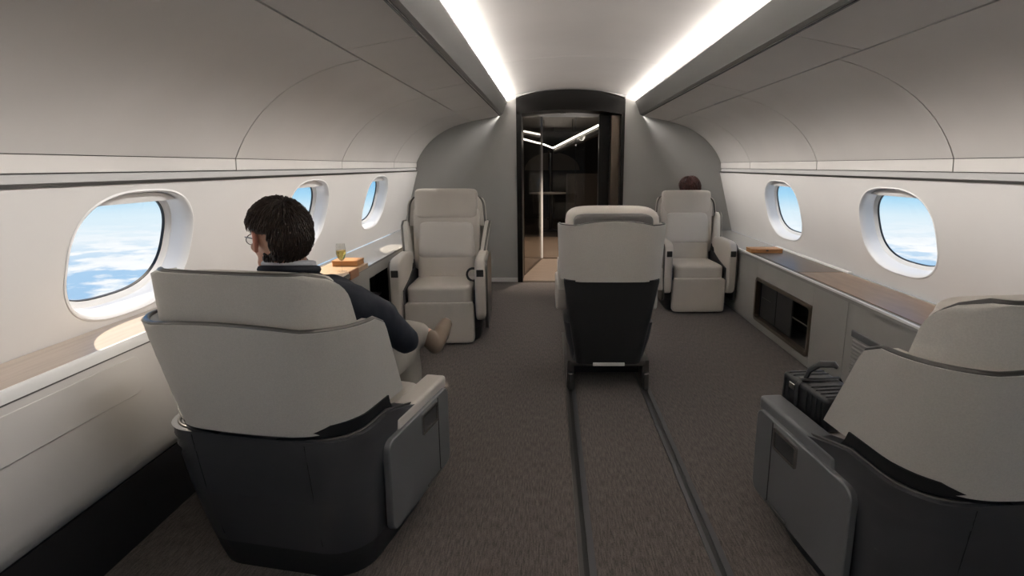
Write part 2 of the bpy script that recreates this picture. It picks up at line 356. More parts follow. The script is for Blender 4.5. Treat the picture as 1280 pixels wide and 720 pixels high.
# side walls with oval window openings
def wall_side(name, top, bot, side, wins, W_, H_, zc, label):
    T = Vector((top[0], 0, top[1])); B = Vector((bot[0], 0, bot[1])); up = (T - B); Lz = up.length; up.normalize()
    sc = (zc - bot[1]) / (top[1] - bot[1]) * Lz
    def P(y, s, d=0.0):
        nrm = Vector((side, 0, 0)); nrm = (nrm - up * nrm.dot(up)).normalized()
        bow = 0.0
        return B + up * s + Vector((0, y, 0)) + nrm * (d + bow)
    n = 64; pw = 2.7
    def oval(w, h, k):
        a = 2 * PI * k / n; c, s_ = math.cos(a), math.sin(a)
        return (math.copysign(abs(c) ** (2 / pw), c) * w / 2, math.copysign(abs(s_) ** (2 / pw), s_) * h / 2)
    vs = []; fs = []
    edges = [YB] + [(wins[i] + wins[i + 1]) / 2 for i in range(len(wins) - 1)] + [YE]
    for i, yc in enumerate(wins):
        y0, y1 = edges[i], edges[i + 1]; base = len(vs)
        for k in range(n):
            a, b = oval(W_, H_, k); vs.append(P(yc + a, sc + b))
        for q in range(1, 5):
            for k in range(n):
                a, b = oval(W_, H_, k); f = 1e9
                if a > 1e-6: f = min(f, (y1 - yc) / a)
                if a < -1e-6: f = min(f, (y0 - yc) / a)
                if b > 1e-6: f = min(f, (Lz - sc) / b)
                if b < -1e-6: f = min(f, -sc / b)
                u = q / 4; ea, eb = a * f, b * f
                if q == 4:
                    pass
                vs.append(P(yc + a + (ea - a) * u, sc + b + (eb - b) * u))
        for q in range(4):
            for k in range(n):
                j = (k + 1) % n; fs.append((base + q * n + k, base + q * n + j, base + (q + 1) * n + j, base + (q + 1) * n + k))
        # corner fillers
        ring = [base + 4 * n + k for k in range(n)]
        for cy, cs in ((y1, Lz), (y0, Lz), (y0, 0.0), (y1, 0.0)):
            best = None
            for k in range(n):
                A, Bv = vs[ring[k]], vs[ring[(k + 1) % n]]
                onA_y = abs(A.y - cy) < 1e-4; onB_y = abs(Bv.y - cy) < 1e-4
                C = P(cy, cs)
                onA_s = abs((A - C).dot(up)) < 2e-3; onB_s = abs((Bv - C).dot(up)) < 2e-3
                if (onA_y and onB_s and not onB_y) or (onB_y and onA_s and not onA_y): best = k
            if best is not None:
                vs.append(P(cy, cs)); fs.append((ring[best], ring[(best + 1) % n], len(vs) - 1))
    w = struct(mesh_obj(name, vs, fs, 'wall', smooth=False), label)
    return P, oval, sc, n
WIN = 0
def window(P, oval, sc, n, yc, W_, H_, side, label):
    global WIN; WIN += 1
    root = link(bpy.data.objects.new('window_%d' % WIN, None)); struct(root, label); root['kind'] = 'structure'
    def ring(rows, name, m, ang=30):
        vs = []; fs = []
        for kx, kz, d in rows:
            for k in range(n): a, b = oval(W_ * kx, H_ * kz, k); vs.append(P(yc + a, sc + b, d))
        for r in range(len(rows) - 1):
            for k in range(n): j = (k + 1) % n; fs.append((r * n + k, r * n + j, (r + 1) * n + j, (r + 1) * n + k))
        return mesh_obj(name, vs, fs, m, root, angle=ang)
    def sk(dx): return 1 - 2 * dx / W_, 1 - 2 * dx / H_
    D = 0.085
    ring([(*sk(-.010), -.0015), (*sk(-.004), -.004), (*sk(.003), .002), (*sk(.010), .03), (*sk(.016), D * .9)], 'reveal', 'reveal', 60)
    ring([(*sk(.014), D * .86), (*sk(.026), D * .90), (*sk(.030), D * 1.02), (*sk(.034), D * 1.05)], 'inner_frame', 'white_trim', 60)
    ring([(*sk(.0325), D * 1.04), (*sk(.036), D * 1.04), (*sk(.036), D * 1.16), (*sk(.0325), D * 1.16)], 'gasket', 'gasket', 30)
    vs = [P(yc + a, sc + b, D * 1.15) for a, b in (oval(W_ - .066, H_ - .066, k) for k in range(n))]
    mesh_obj('pane', vs, [tuple(range(n))], 'pane', root, smooth=False)
    # window shade drawn down a little at the top of the reveal
    vs = []; fs = []; m_ = 20
    hw, hh = (W_ - .030) / 2, (H_ - .022) / 2; cut = hh - 0.038
    xs = [-1 + 2 * i / m_ for i in range(m_ + 1)]
    for x in xs:
        a = x * hw * (1 - (cut / hh) ** 2.7) ** (1 / 2.7); b = hh * (max(0, 1 - abs(a / hw) ** 2.7)) ** (1 / 2.7)
        vs += [P(yc + a, sc + b, D * .22), P(yc + a, sc + cut, D * .30), P(yc + a, sc + cut, D * .45), P(yc + a, sc + b, D * .45)]
    for i in range(m_):
        for k in range(4): fs.append((i * 4 + k, i * 4 + (k + 1) % 4, (i + 1) * 4 + (k + 1) % 4, (i + 1) * 4 + k))
    mesh_obj('shade', vs, fs, 'reveal', root, angle=30)
    # daylight sampling aid for the opening
    ld = bpy.data.lights.new('window_portal', 'AREA'); ld.shape = 'RECTANGLE'; ld.size = W_; ld.size_y = H_; ld.cycles.is_portal = True
    lo = bpy.data.objects.new('window_portal', ld); COL.objects.link(lo); lo.parent = root
    p = P(yc, sc, D * 1.3); nrm = (P(yc, sc, -1) - P(yc, sc, 0)).normalized(); lo.location = p; lo.rotation_euler = nrm.to_track_quat('-Z', 'Z').to_euler()
WL = [-2.2, -0.78, 0.64, 2.07, 3.56, 4.98]; WR = [-2.6, -1.15, 0.30, 1.74, 3.18, 4.75]
fL = wall_side('wall_left', WL_T, WL_B, -1, WL, 0.62, 0.455, 0.962, 'pale left cabin side wall with oval windows')
fR = wall_side('wall_right', WR_T, WR_B, 1, WR, 0.70, 0.485, 0.912, 'pale right cabin side wall with oval windows')
for i, y in enumerate(WL): window(*fL, y, 0.62, 0.455, -1, 'oval cabin window in the left wall')
for i, y in enumerate(WR): window(*fR, y, 0.70, 0.485, 1, 'oval cabin window in the right wall')

# bulkhead with doorway
DX0, DX1 = -0.352, 0.792
arcL = [(-1.75, 0.0), (-1.75, 0.6), (-1.50, 1.20), (-1.47, 1.30)] + [(x - .02, z + .015) for x, z in reversed(curveL)] + [(-0.50, 1.80), (-0.46, 1.99)]
arcR = [(x, z) for x, z in [(0.92, 1.99), (0.96, 1.80)] + [(x + .02, z + .015) for x, z in curveR] + [(1.88, 1.30), (1.90, 1.20), (2.1, 0.6), (2.1, 0.0)]]
topc = [(DX0 + (DX1 - DX0) * t, 1.95 + 0.095 * (1 - (2 * t - 1) ** 2)) for t in (i / 16 for i in range(17))]
def ypoly(name, pts, y0, y1, m, parent=None, angle=30):
    n = len(pts); vs = [(x, y0, z) for x, z in pts] + [(x, y1, z) for x, z in pts]
    fs = [(i, (i + 1) % n, n + (i + 1) % n, n + i) for i in range(n)] + [tuple(range(n)), tuple(range(n, 2 * n))]
    return mesh_obj(name, vs, fs, m, parent, angle=angle)
bl = struct(ypoly('wall_front', arcL + [(DX0, 1.99), (DX0, 0.0)], YE, YE + .06, 'bulkhead'), 'grey arched bulkhead panel around the dark doorway')
ypoly('bulkhead_panel', [(DX1, 0.0), (DX1, 1.99)] + arcR, YE, YE + .06, 'bulkhead', bl)
ypoly('bulkhead_panel', [(DX0, 1.93), (DX0, 2.06), (-.46, 2.06), (-.46, 2.16), (.92, 2.16), (.92, 2.06), (DX1, 2.06), (DX1, 1.93)] + [(x, z + .02) for x, z in reversed(topc)], YE + .01, YE + .06, 'bulkhead', bl)
b_ = struct(extrude_y('baseboard_front', [(-1.2, 0), (DX0 - .004, 0), (DX0 - .004, .045), (-1.2, .045)], YE - .012, YE, 'white_trim'))
b2 = struct(extrude_y('baseboard_front', [(DX1 + .004, 0), (1.64, 0), (1.64, .045), (DX1 + .004, .045)], YE - .012, YE, 'white_trim'))
# black portal frame: two jambs and an arched head
dr = link(bpy.data.objects.new('door_1', None)); struct(dr, 'black glossy arched doorway in the grey bulkhead')
ypoly('jamb', [(DX0, 0), (DX0 + .055, 0), (DX0 + .055, 1.80), (DX0, 1.84)], YE - .035, YE + .35, 'frame_black', dr)
ypoly('jamb', [(DX1 - .035, 0), (DX1, 0), (DX1, 1.84), (DX1 - .035, 1.80)], YE - .035, YE + .35, 'frame_black', dr)
ypoly('jamb_lining', [(DX1 - .125, 0), (DX1 - .035, 0), (DX1 - .035, 1.80), (DX1 - .125, 1.80)], YE + .10, YE + .35, 'bronze', dr)
ypoly('jamb_post', [(DX1 - .24, 0), (DX1 - .125, 0), (DX1 - .125, 1.82), (DX1 - .24, 1.82)], YE + .30, YE + .42, 'frame_black', dr)
ypoly('door_head', topc + [(DX1, 1.80)] + [(DX0 + (DX1 - DX0) * (1 - t), 1.79 + 0.055 * (1 - (2 * t - 1) ** 2)) for t in (i / 12 for i in range(13))] + [(DX0, 1.80)], YE - .035, YE + .35, 'frame_black', dr)
bw = struct(ypoly('wall_back', arcL + [(CX, 2.15)] + arcR, YB - .05, YB, 'bulkhead'), 'grey aft bulkhead')

# ---------------------------------------------------------------- forward vestibule and dark lounge behind the doorway
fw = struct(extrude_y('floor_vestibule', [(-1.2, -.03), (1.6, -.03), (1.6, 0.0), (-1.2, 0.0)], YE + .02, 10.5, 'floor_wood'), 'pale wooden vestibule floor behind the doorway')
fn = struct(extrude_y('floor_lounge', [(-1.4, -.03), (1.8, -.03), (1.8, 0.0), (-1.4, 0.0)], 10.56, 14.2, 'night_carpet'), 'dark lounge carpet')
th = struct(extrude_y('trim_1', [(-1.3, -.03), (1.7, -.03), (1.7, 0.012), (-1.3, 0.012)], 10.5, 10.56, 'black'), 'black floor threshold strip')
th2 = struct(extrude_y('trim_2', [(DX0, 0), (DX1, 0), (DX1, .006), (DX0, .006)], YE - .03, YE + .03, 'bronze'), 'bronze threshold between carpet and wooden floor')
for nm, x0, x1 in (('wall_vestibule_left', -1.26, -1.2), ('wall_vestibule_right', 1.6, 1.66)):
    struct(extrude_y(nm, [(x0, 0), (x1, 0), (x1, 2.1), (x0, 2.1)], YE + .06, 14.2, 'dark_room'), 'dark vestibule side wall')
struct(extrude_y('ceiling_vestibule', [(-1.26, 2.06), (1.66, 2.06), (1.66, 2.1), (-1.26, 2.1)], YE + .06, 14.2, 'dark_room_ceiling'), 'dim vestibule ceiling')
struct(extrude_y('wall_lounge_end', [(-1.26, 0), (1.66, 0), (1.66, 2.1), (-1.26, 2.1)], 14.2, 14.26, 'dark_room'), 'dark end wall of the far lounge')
# arch panel at the end of the lounge
ypoly('wall_lounge_arch', [(0.06 + 0.66 * math.cos(a) , 1.16 + 0.42 * math.sin(a)) for a in (PI * i / 20 for i in range(21))], 14.12, 14.18, 'arch_tan')
struct(bpy.data.objects['wall_lounge_arch'], 'tan arched panel at the end of the far lounge')
# glowing rods added in place of light-strip reflections in the glass
def strip(name, pts, m, w, parent):
    return tube(name, pts, w, m, parent, n=6)
sf = thing('lounge_reflection', 'V-shaped glowing streak added for the light-strip reflection in the doorway glass', 'light', (0, 0, 0))
Pz = [(0.74, 8.25, 1.845), (0.40, 10.4, 1.74), (0.07, 12.6, 1.635)]
Pl = [(0.07, 12.6, 1.635), (-0.10, 10.6, 1.64), (-0.415, 8.3, 1.645)]
strip('led_strip', Pz, 'streak_glow', 0.014, sf); strip('led_strip', Pl, 'streak_glow', 0.012, sf)
tube('beam', [(x + .05, y, z - .07) for x, y, z in Pz], 0.055, 'dark_room', sf, n=6)
for x, y, z in Pz + Pl: tube('hanger', [(x, y, z), (x, y, 2.062)], .006, 'dark_room', sf, n=6)  # beam and hangers only carry the added reflection streaks
# glass partition: one pane turned back along the corridor, two panes across it
gp = thing('glass_partition', 'smoked glass partition with metal edges and one lit edge painted white inside the dark doorway', 'partition', (0, 0, 0))
vs = [(-0.30, 6.72, .01), (-0.11, 7.95, .01), (-0.11, 7.95, 1.90), (-0.30, 6.72, 1.90)]
def panel3(name, a, b, z0, z1, t, m, parent):
    a = Vector((*a, 0)); b = Vector((*b, 0)); d = (b - a).normalized(); nn = Vector((-d.y, d.x, 0)) * t / 2
    vs = []
    for z in (z0, z1):
        for p in (a - nn, b - nn, b + nn, a + nn): vs.append((p.x, p.y, z))
    return mesh_obj(name, vs, [(0, 1, 2, 3), (4, 5, 6, 7), (0, 1, 5, 4), (1, 2, 6, 5), (2, 3, 7, 6), (3, 0, 4, 7)], m, parent, smooth=False)
panel3('pane', (-0.30, 6.72), (-0.115, 7.93), .012, 1.90, .010, 'smoked', gp)
panel3('pane', (-0.10, 7.96), (0.345, 7.96), .012, 1.90, .010, 'smoked', gp)
panel3('pane', (0.355, 7.96), (0.77, 7.96), .012, 1.90, .010, 'smoked', gp)
for (x, y), w, m in (((-0.105, 7.95), .026, 'white_trim'), ((0.775, 7.95), .014, 'bright_metal'), ((0.35, 7.955), .006, 'dark_metal'), ((-0.30, 6.71), .012, 'bronze')):  # white post: the lit edge of the glass put into its colour
    rbox('edge_post', (w, w, 1.90), (x, y, .955), m, gp, bev=0.002, seg=1)
panel3('bottom_rail', (-0.10, 7.96), (0.77, 7.96), .0, .012, .02, 'bronze', gp); panel3('bottom_rail', (-0.30, 6.72), (-0.115, 7.93), .0, .012, .02, 'bronze', gp)
# lounge furniture glimpsed through the glass
lt = thing('lounge_table', 'small dark table with pale rim far behind the glass', 'table', (0.02, 11.4, 0))
lathe('table_top', [(0, .735), (.42, .735), (.42, .75), (0, .75)], 'arch_tan', lt, n=24); lathe('pedestal', [(.16, 0), (.16, .02), (.04, .05), (.04, .735)], 'dark_metal', lt, n=14)
lc = thing('lounge_column', 'slim brass column on the far lounge wall', 'column', (0.02, 13.9, 0))
lathe('shaft', [(.05, 0), (.05, 1.62)], 'bright_metal', lc, n=12); lathe('foot', [(.09, 0), (.09, .04), (.05, .06)], 'bronze', lc, n=12); lathe('collar', [(.05, 1.56), (.07, 1.58), (.07, 1.62), (0, 1.62)], 'bronze', lc, n=12)
ldl = bpy.data.lights.new('vestibule_spot', 'SPOT'); ldl.energy = 60; ldl.spot_size = 1.5; ldl.spot_blend = 0.8; ldl.color = (1, .86, .72); ldl.shadow_soft_size = .05
for (x, y, e) in ((0.15, 7.2, 130), (0.2, 9.2, 120)):
    dl = thing('vestibule_downlight', 'small recessed downlight in the ceiling %s the glass partition' % ('ahead of' if y < 8 else 'beyond'), 'light', (x, y, 2.05), 0, 'vestibule downlights')
    lathe('bezel', [(.028, .008), (.032, 0), (.045, 0), (.045, .008)], 'trim_metal', dl, n=20)
    d2 = ldl.copy(); d2.energy = e; lo = bpy.data.objects.new('lamp', d2); COL.objects.link(lo); lo.parent = dl; lo.location = (0, 0, -.02)

# ---------------------------------------------------------------- floor rails
for x, lab in ((0.122, 'black seat rail in the carpet with the metal edge toward the seated man'), (0.555, 'black seat rail in the carpet on the side of the credenza')):
    t = thing('floor_rail', lab, 'rail', (x, 0, 0), 0, 'floor seat rails')
    extrude_y('channel', [(-.028, 0.0005), (.028, 0.0005), (.028, .003), (-.028, .003)], YB + .02, 4.3, 'rail_black', t)
    extrude_y('lip', [(-.028, .001), (-.012, .001), (-.012, .007), (-.028, .006)], YB + .02, 4.3, 'dark_metal' if x < .3 else 'graphite', t)
    extrude_y('lip', [(.006, .001), (.028, .001), (.028, .005), (.006, .006)], YB + .02, 4.3, 'graphite', t)

# ---------------------------------------------------------------- right credenza
RC = thing('credenza', 'long grey wall credenza with brown leather top and dark glazed niche', 'credenza', (0, 0, 0))
XF = 1.635; ZT = 0.575
NY0, NY1, NZ0, NZ1 = 3.48, 4.46, 0.075, 0.415
def front_piece(name, y0, y1, z0, z1, m='console', x0=XF, d=.02): return rbox(name, (d, y1 - y0, z1 - z0), (x0 + d / 2, (y0 + y1) / 2, (z0 + z1) / 2), m, RC, bev=.002, seg=1)
front_piece('front_panel', -0.6, 2.36, .03, ZT - .03); front_piece('front_panel', 2.364, 3.06, .03, ZT - .03)
front_piece('front_panel', 3.064, NY0 - .0, .03, ZT - .03); front_piece('front_panel', NY1, YE - .02, .03, ZT - .03)
front_piece('front_panel', NY0 + .001, NY1 - .001, NZ1, ZT - .03); front_piece('front_panel', NY0 + .001, NY1 - .001, .03, NZ0)
extrude_y('plinth', [(XF + .02, 0), (XF + .05, 0), (XF + .05, .03), (XF + .02, .03)], -.6, YE - .02, 'console', RC)
extrude_y('top', [(XF - .012, ZT - .03), (XF - .012, ZT - .008), (XF - .006, ZT), (1.985, ZT), (1.985, ZT - .03)], -.6, YE - .02, 'console_top', RC)
extrude_y('front_edge', [(XF - .016, ZT - .010), (XF - .016, ZT + .001), (XF - .006, ZT + .003), (XF - .004, ZT - .01)], -.6, YE - .02, 'white_trim', RC)
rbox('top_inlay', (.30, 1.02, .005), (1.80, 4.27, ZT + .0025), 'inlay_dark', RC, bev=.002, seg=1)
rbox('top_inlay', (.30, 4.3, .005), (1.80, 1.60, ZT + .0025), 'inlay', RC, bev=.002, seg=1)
rbox('table_slot', (.028, 1.25, .016), (1.962, 4.32, ZT + .008), 'white_trim', RC, bev=.003, seg=2)
# niche
fr = plate('niche_frame', shift(rrect(NY1 - NY0, NZ1 - NZ0, .035), (NY0 + NY1) / 2, (NZ0 + NZ1) / 2), XF - .012, XF + .03, 'x', 'bronze', RC, hole=shift(rrect(NY1 - NY0 - .05, NZ1 - NZ0 - .05, .022), (NY0 + NY1) / 2, (NZ0 + NZ1) / 2), bev=.003)
rbox('niche_back', (.01, NY1 - NY0, NZ1 - NZ0), (XF + .20, (NY0 + NY1) / 2, (NZ0 + NZ1) / 2), 'black', RC, bev=0)
for z in (NZ0 + .01, NZ1 - .01): rbox('niche_liner', (.18, NY1 - NY0 - .02, .01), (XF + .11, (NY0 + NY1) / 2, z), 'dark_panel', RC, bev=0)
for y in (NY0 + .012, NY1 - .012): rbox('niche_liner', (.18, .01, NZ1 - NZ0 - .02), (XF + .11, y, (NZ0 + NZ1) / 2), 'dark_panel', RC, bev=0)
dd = rbox('niche_door', (.012, .58, .28), (XF + .035, 4.13, .245), 'dark_panel', RC, bev=.003); rbox('door_seam', (.003, .004, .26), (-.0075, -.02, 0), 'gasket', dd, bev=0); rbox('door_seam', (.003, .18, .004), (-.0075, .17, .02), 'leather_grey', dd, bev=0)
rbox('niche_shelf', (.13, .24, .012), (XF + .09, 3.70, .255), 'bright_metal', RC, bev=.002)
# vent grille
vt = rbox('vent', (.006, .56, .30), (XF - .002, 2.70, .255), 'console', RC, bev=.002)
rbox('vent_cap', (.014, .56, .035), (-.004, 0, .135), 'graphite_panel', vt, bev=.003)
for k in range(11): rbox('slat', (.008, .53, .012), (-.006, 0, .10 - k * .022), 'console_top', vt, bev=.002, seg=1, rot=(0, .5, 0))

bx = thing('leather_box', 'flat orange-brown wooden box on the credenza top', 'box', (1.75, 4.66, ZT + .005), 0.0)
rbox('body', (.25, .13, .020), (0, 0, .010), 'box_wood', bx, bev=.003); rbox('lid', (.254, .134, .012), (0, 0, .0275), 'box_wood', bx, bev=.003); rbox('clasp', (.02, .006, .012), (0, -.068, .022), 'bronze', bx, bev=.001, seg=1)

# ---------------------------------------------------------------- left side: window ledge console (near) and low cabinet (far)
LN = thing('side_ledge', 'wood-topped side ledge with cream lower panels beside the seated man', 'ledge', (0, 0, 0))
XL = -1.372; ZL = 0.712
extrude_y('ledge_top', [(XL - .012, ZL - .03), (XL - .012, ZL - .004), (-1.562, ZL + .006), (-1.562, ZL - .03)], YB + .02, 2.72, 'wood_ledge', LN)
extrude_y('ledge_edge', [(XL - .014, ZL - .03), (XL - .014, ZL + .003), (XL - .004, ZL + .004), (XL, ZL - .004), (XL, ZL - .03)], YB + .02, 2.72, 'white_trim', LN)
low = [(XL, ZL - .031), (XL, .34)] + [(XL - .012, .29), (XL - .035, .25), (XL - .075, .225)]
extrude_y('lower_panel', low + [(x - .02, z) for x, z in reversed(low)], YB + .02, 2.72, 'panel', LN)
pl = plate('access_panel', shift(rrect(3.0, .128, .03), .33, .592), XL, XL + .0035, 'x', 'panel', LN, bev=.0015)
extrude_y('ledge_shadow_gap', [(XL - .001, ZL - .034), (XL + .001, ZL - .034), (XL + .001, ZL - .030), (XL - .001, ZL - .030)], YB + .02, 2.72, 'backing', LN)
extrude_y('kick_plate', [(-1.43, 0), (-1.41, 0), (-1.41, .24), (-1.43, .24)], YB + .02, 2.72, 'black', LN)
rbox('end_panel', (.185, .016, ZL - .01), (-1.465, 2.728, (ZL - .01) / 2), 'console', LN, bev=.002, seg=1)

LC = thing('side_cabinet', 'low grey side cabinet with dark open niche under the champagne glass', 'cabinet', (0, 0, 0))
XC = -1.205; ZC = 0.615; c0, c1 = 2.745, YE - .02
q0, q1, r0, r1 = 3.78, 4.55, .14, .53
def lp(name, y0, y1, z0, z1, m='console'): return rbox(name, (.02, y1 - y0, z1 - z0), (XC - .01, (y0 + y1) / 2, (z0 + z1) / 2), m, LC, bev=.002, seg=1)
lp('front_panel', c0, q0, .03, ZC - .0); lp('front_panel', q1, c1, .03, ZC); lp('front_panel', q0 + .001, q1 - .001, r1, ZC); lp('front_panel', q0 + .001, q1 - .001, .03, r0)
extrude_y('plinth', [(XC - .05, 0), (XC - .03, 0), (XC - .03, .03), (XC - .05, .03)], c0, c1, 'black', LC)
extrude_y('top', [(XC - .02, ZC - .055), (XC - .02, ZC - .035), (-1.595, ZC - .02), (-1.595, ZC - .055)], c0, c1, 'console_top', LC)
extrude_y('front_lip', [(XC - .024, ZC - .01), (XC - .024, ZC + .004), (XC + .002, ZC + .004), (XC + .002, ZC - .01)], c0, c1, 'console_top', LC)
rbox('niche_back', (.01, q1 - q0, r1 - r0), (XC - .20, (q0 + q1) / 2, (r0 + r1) / 2), 'black', LC, bev=0)
for z in (r0 + .006, r1 - .006): rbox('niche_liner', (.18, q1 - q0, .01), (XC - .11, (q0 + q1) / 2, z), 'black', LC, bev=0)
for y in (q0 + .006, q1 - .006): rbox('niche_liner', (.18, .01, r1 - r0), (XC - .11, y, (r0 + r1) / 2), 'black', LC, bev=0)
rbox('niche_shelf', (.15, .30, .012), (XC - .10, 3.97, .36), 'dark_metal', LC, bev=.002)
rbox('end_panel', (.37, .016, ZC - .06), (-1.40, c0 + .01, (ZC - .06) / 2), 'console', LC, bev=.002, seg=1)
# fold-out table
FT = thing('foldout_table', 'small wooden fold-out table with tan leather end beside the champagne glass', 'table', (-1.235, 3.03, 0.622))
rbox('table_support', (.16, .36, .012), (0, 0, .006), 'dark_metal', FT, bev=.002)
rbox('table_leaf', (.23, .78, .030), (0, .09, .047), 'table_wood', FT, bev=.004)
rbox('under_frame', (.20, .50, .020), (0, 0, .022), 'leather_grey', FT, bev=.004)
rbox('leather_end', (.012, .14, .05), (.120, .20, .045), 'tan_leather', FT, bev=.005)
rbox('metal_edge', (.010, .40, .028), (.119, -.075, .047), 'bright_metal', FT, bev=.003)
mg = thing('magazine', 'open white magazine lying on the wooden fold-out table', 'magazine', (-1.26, 2.93, 0.684), 0.05)
rbox('page_block', (.16, .24, .006), (0, 0, .003), 'paper', mg, bev=.002, seg=1); rbox('cover', (.164, .244, .002), (0, 0, .001), 'leather_pad', mg, bev=0)
wb = thing('wooden_box', 'flat orange-brown wooden box behind the champagne glass', 'box', (-1.215, 3.43, 0.684), 0.0)
rbox('body', (.15, .12, .022), (0, 0, .011), 'box_wood', wb, bev=.003); rbox('lid', (.154, .124, .012), (0, 0, .0285), 'box_wood', wb, bev=.004)
cg = thing('champagne_glass', 'small tulip glass of champagne on the fold-out table', 'glass', (-1.17, 3.20, 0.6845))
cg.scale = (1.1, 1.1, 1.1)
lathe('bowl', [(.003, .052), (.012, .058), (.022, .075), (.026, .095), (.024, .125), (.021, .145), (.0195, .145), (.0225, .125), (.0245, .095), (.020, .076), (.010, .060), (0, .056)], 'clear_glass', cg)
lathe('stem', [(.0025, .004), (.0022, .03), (.003, .053)], 'clear_glass', cg, n=10); lathe('foot', [(0, 0), (.024, 0), (.024, .002), (.004, .006), (0, .006)], 'clear_glass', cg)
lathe('wine', [(0, .0565), (.0095, .0605), (.0195, .0765), (.0238, .095), (.0232, .110), (0, .110)], 'wine', cg)

# ---------------------------------------------------------------- seats
def plan(hw, yb, yf, r, n, bow=0.0):
    """U in plan from left front round the back to right front, n points evenly along it"""
    P = [(-hw, yf)]
    for k in range(9): a = PI + PI / 2 * k / 8; P.append((-hw + r + r * math.cos(a), yb + r + r * math.sin(a)))
    for k in range(1, 8): t = k / 8; P.append((-hw + r + (2 * hw - 2 * r) * t, yb))
    for k in range(9): a = 1.5 * PI + PI / 2 * k / 8; P.append((hw - r + r * math.cos(a), yb + r + r * math.sin(a)))
    P.append((hw, yf))
    P = [(x, y - bow * max(0, 1 - (x / hw) ** 2) if y < yb + r else y) for x, y in P]
    if yf < yb + r:                       # the U ends inside its corner arcs
        yf = max(yf, yb + .012); xe = hw - r + math.sqrt(max(0, r * r - (yb + r - yf) ** 2)); Q = [p for p in P[1:-1] if p[1] <= yf and abs(p[0]) < xe - .004]; P = [(-xe, yf)] + Q + [(xe, yf)]
    d = [0]
    for i in range(1, len(P)): d.append(d[-1] + math.dist(P[i], P[i - 1]))
    out = []; j = 0
    for i in range(n):
        s = d[-1] * i / (n - 1)
        while j < len(P) - 2 and d[j + 1] < s: j += 1
        f = (s - d[j]) / max(1e-9, d[j + 1] - d[j]); out.append((P[j][0] + (P[j + 1][0] - P[j][0]) * f, P[j][1] + (P[j + 1][1] - P[j][1]) * f))
    return out
def shell(name, rows, t, m, parent, r=.13, n=61, bow=.02, sag=0.0, trim=None, trim_r=.008, bottom_trim=False):
    """rows: (z, halfwidth, yback, yfront) from bottom to top"""
    vs = []; R = len(rows); top = rows[-1][0]; bot = rows[0][0]
    for side in (0, 1):
        for z, hw, yb, yf in rows:
            q = plan(hw - t * side, yb + t * side, yf, max(.02, r - t * side * .7), n, bow)
            for i, (x, y) in enumerate(q):
                u = abs(2 * i / (n - 1) - 1); k = (z - bot) / (top - bot)
                vs.append((x, y, z + sag * k * (1 - (2 * min(u, .5)) ** 2 )))
    fs = []; M = R * n
    for r_ in range(R - 1):
        for i in range(n - 1):
            a = r_ * n + i; fs.append((a, a + 1, a + n + 1, a + n)); b = M + a; fs.append((b, b + n, b + n + 1, b + 1))
    for i in range(n - 1):
        fs.append((i, M + i, M + i + 1, i + 1)); a = (R - 1) * n + i; fs.append((a, a + 1, M + a + 1, M + a))
    for r_ in range(R - 1):
        a = r_ * n; fs.append((a, a + n, M + a + n, M + a)); a = r_ * n + n - 1; fs.append((a, M + a, M + a + n, a + n))
    o = mesh_obj(name, vs, fs, m, parent, angle=50)
    if trim:
        mid_ = lambda i: (Vector(vs[i]) * .75 + Vector(vs[M + i]) * .25)
        path = [mid_(r_ * n) for r_ in range(R)] + [mid_((R - 1) * n + i) for i in range(1, n)] + [mid_(r_ * n + n - 1) for r_ in range(R - 2, -1, -1)]
        tube('edge_trim', path, trim_r, trim, o, n=8)
        if bottom_trim: tube('bottom_trim', [mid_(i) + Vector((0, 0, -.001)) for i in range(n)], trim_r * .7, trim, o, n=6)
    return o
def rows_of(z0, z1, hw0, hw1, yb0, yb1, yf0, yf1, R=.06, n=12):
    out = []
    for i in range(n + 1):
        k = i / n; z = z0 + (z1 - z0) * k; yf = yf0 + (yf1 - yf0) * k; h = z - (z1 - R)
        if h > 0: yf -= R * (1 - math.sqrt(max(0, 1 - (h / R) ** 2)))
        out.append((z, hw0 + (hw1 - hw0) * k, yb0 + (yb1 - yb0) * k, yf))
    return out
def loft(name, rows, m, parent, r=.08, n=8):
    """solid: rows (z, halfwidth, yback, yfront)"""
    vs = []; fs = []; K = None
    for z, hw, yb, yf in rows:
        o = shift(rrect(2 * hw, yf - yb, r, n), 0, (yb + yf) / 2); K = len(o); vs += [(x, y, z) for x, y in o]
    for i in range(len(rows) - 1):
        for k in range(K): j = (k + 1) % K; fs.append((i * K + k, i * K + j, (i + 1) * K + j, (i + 1) * K + k))
    fs.append(tuple(range(K))); fs.append(tuple((len(rows) - 1) * K + k for k in range(K)))
    return mesh_obj(name, vs, fs, m, parent, angle=40)
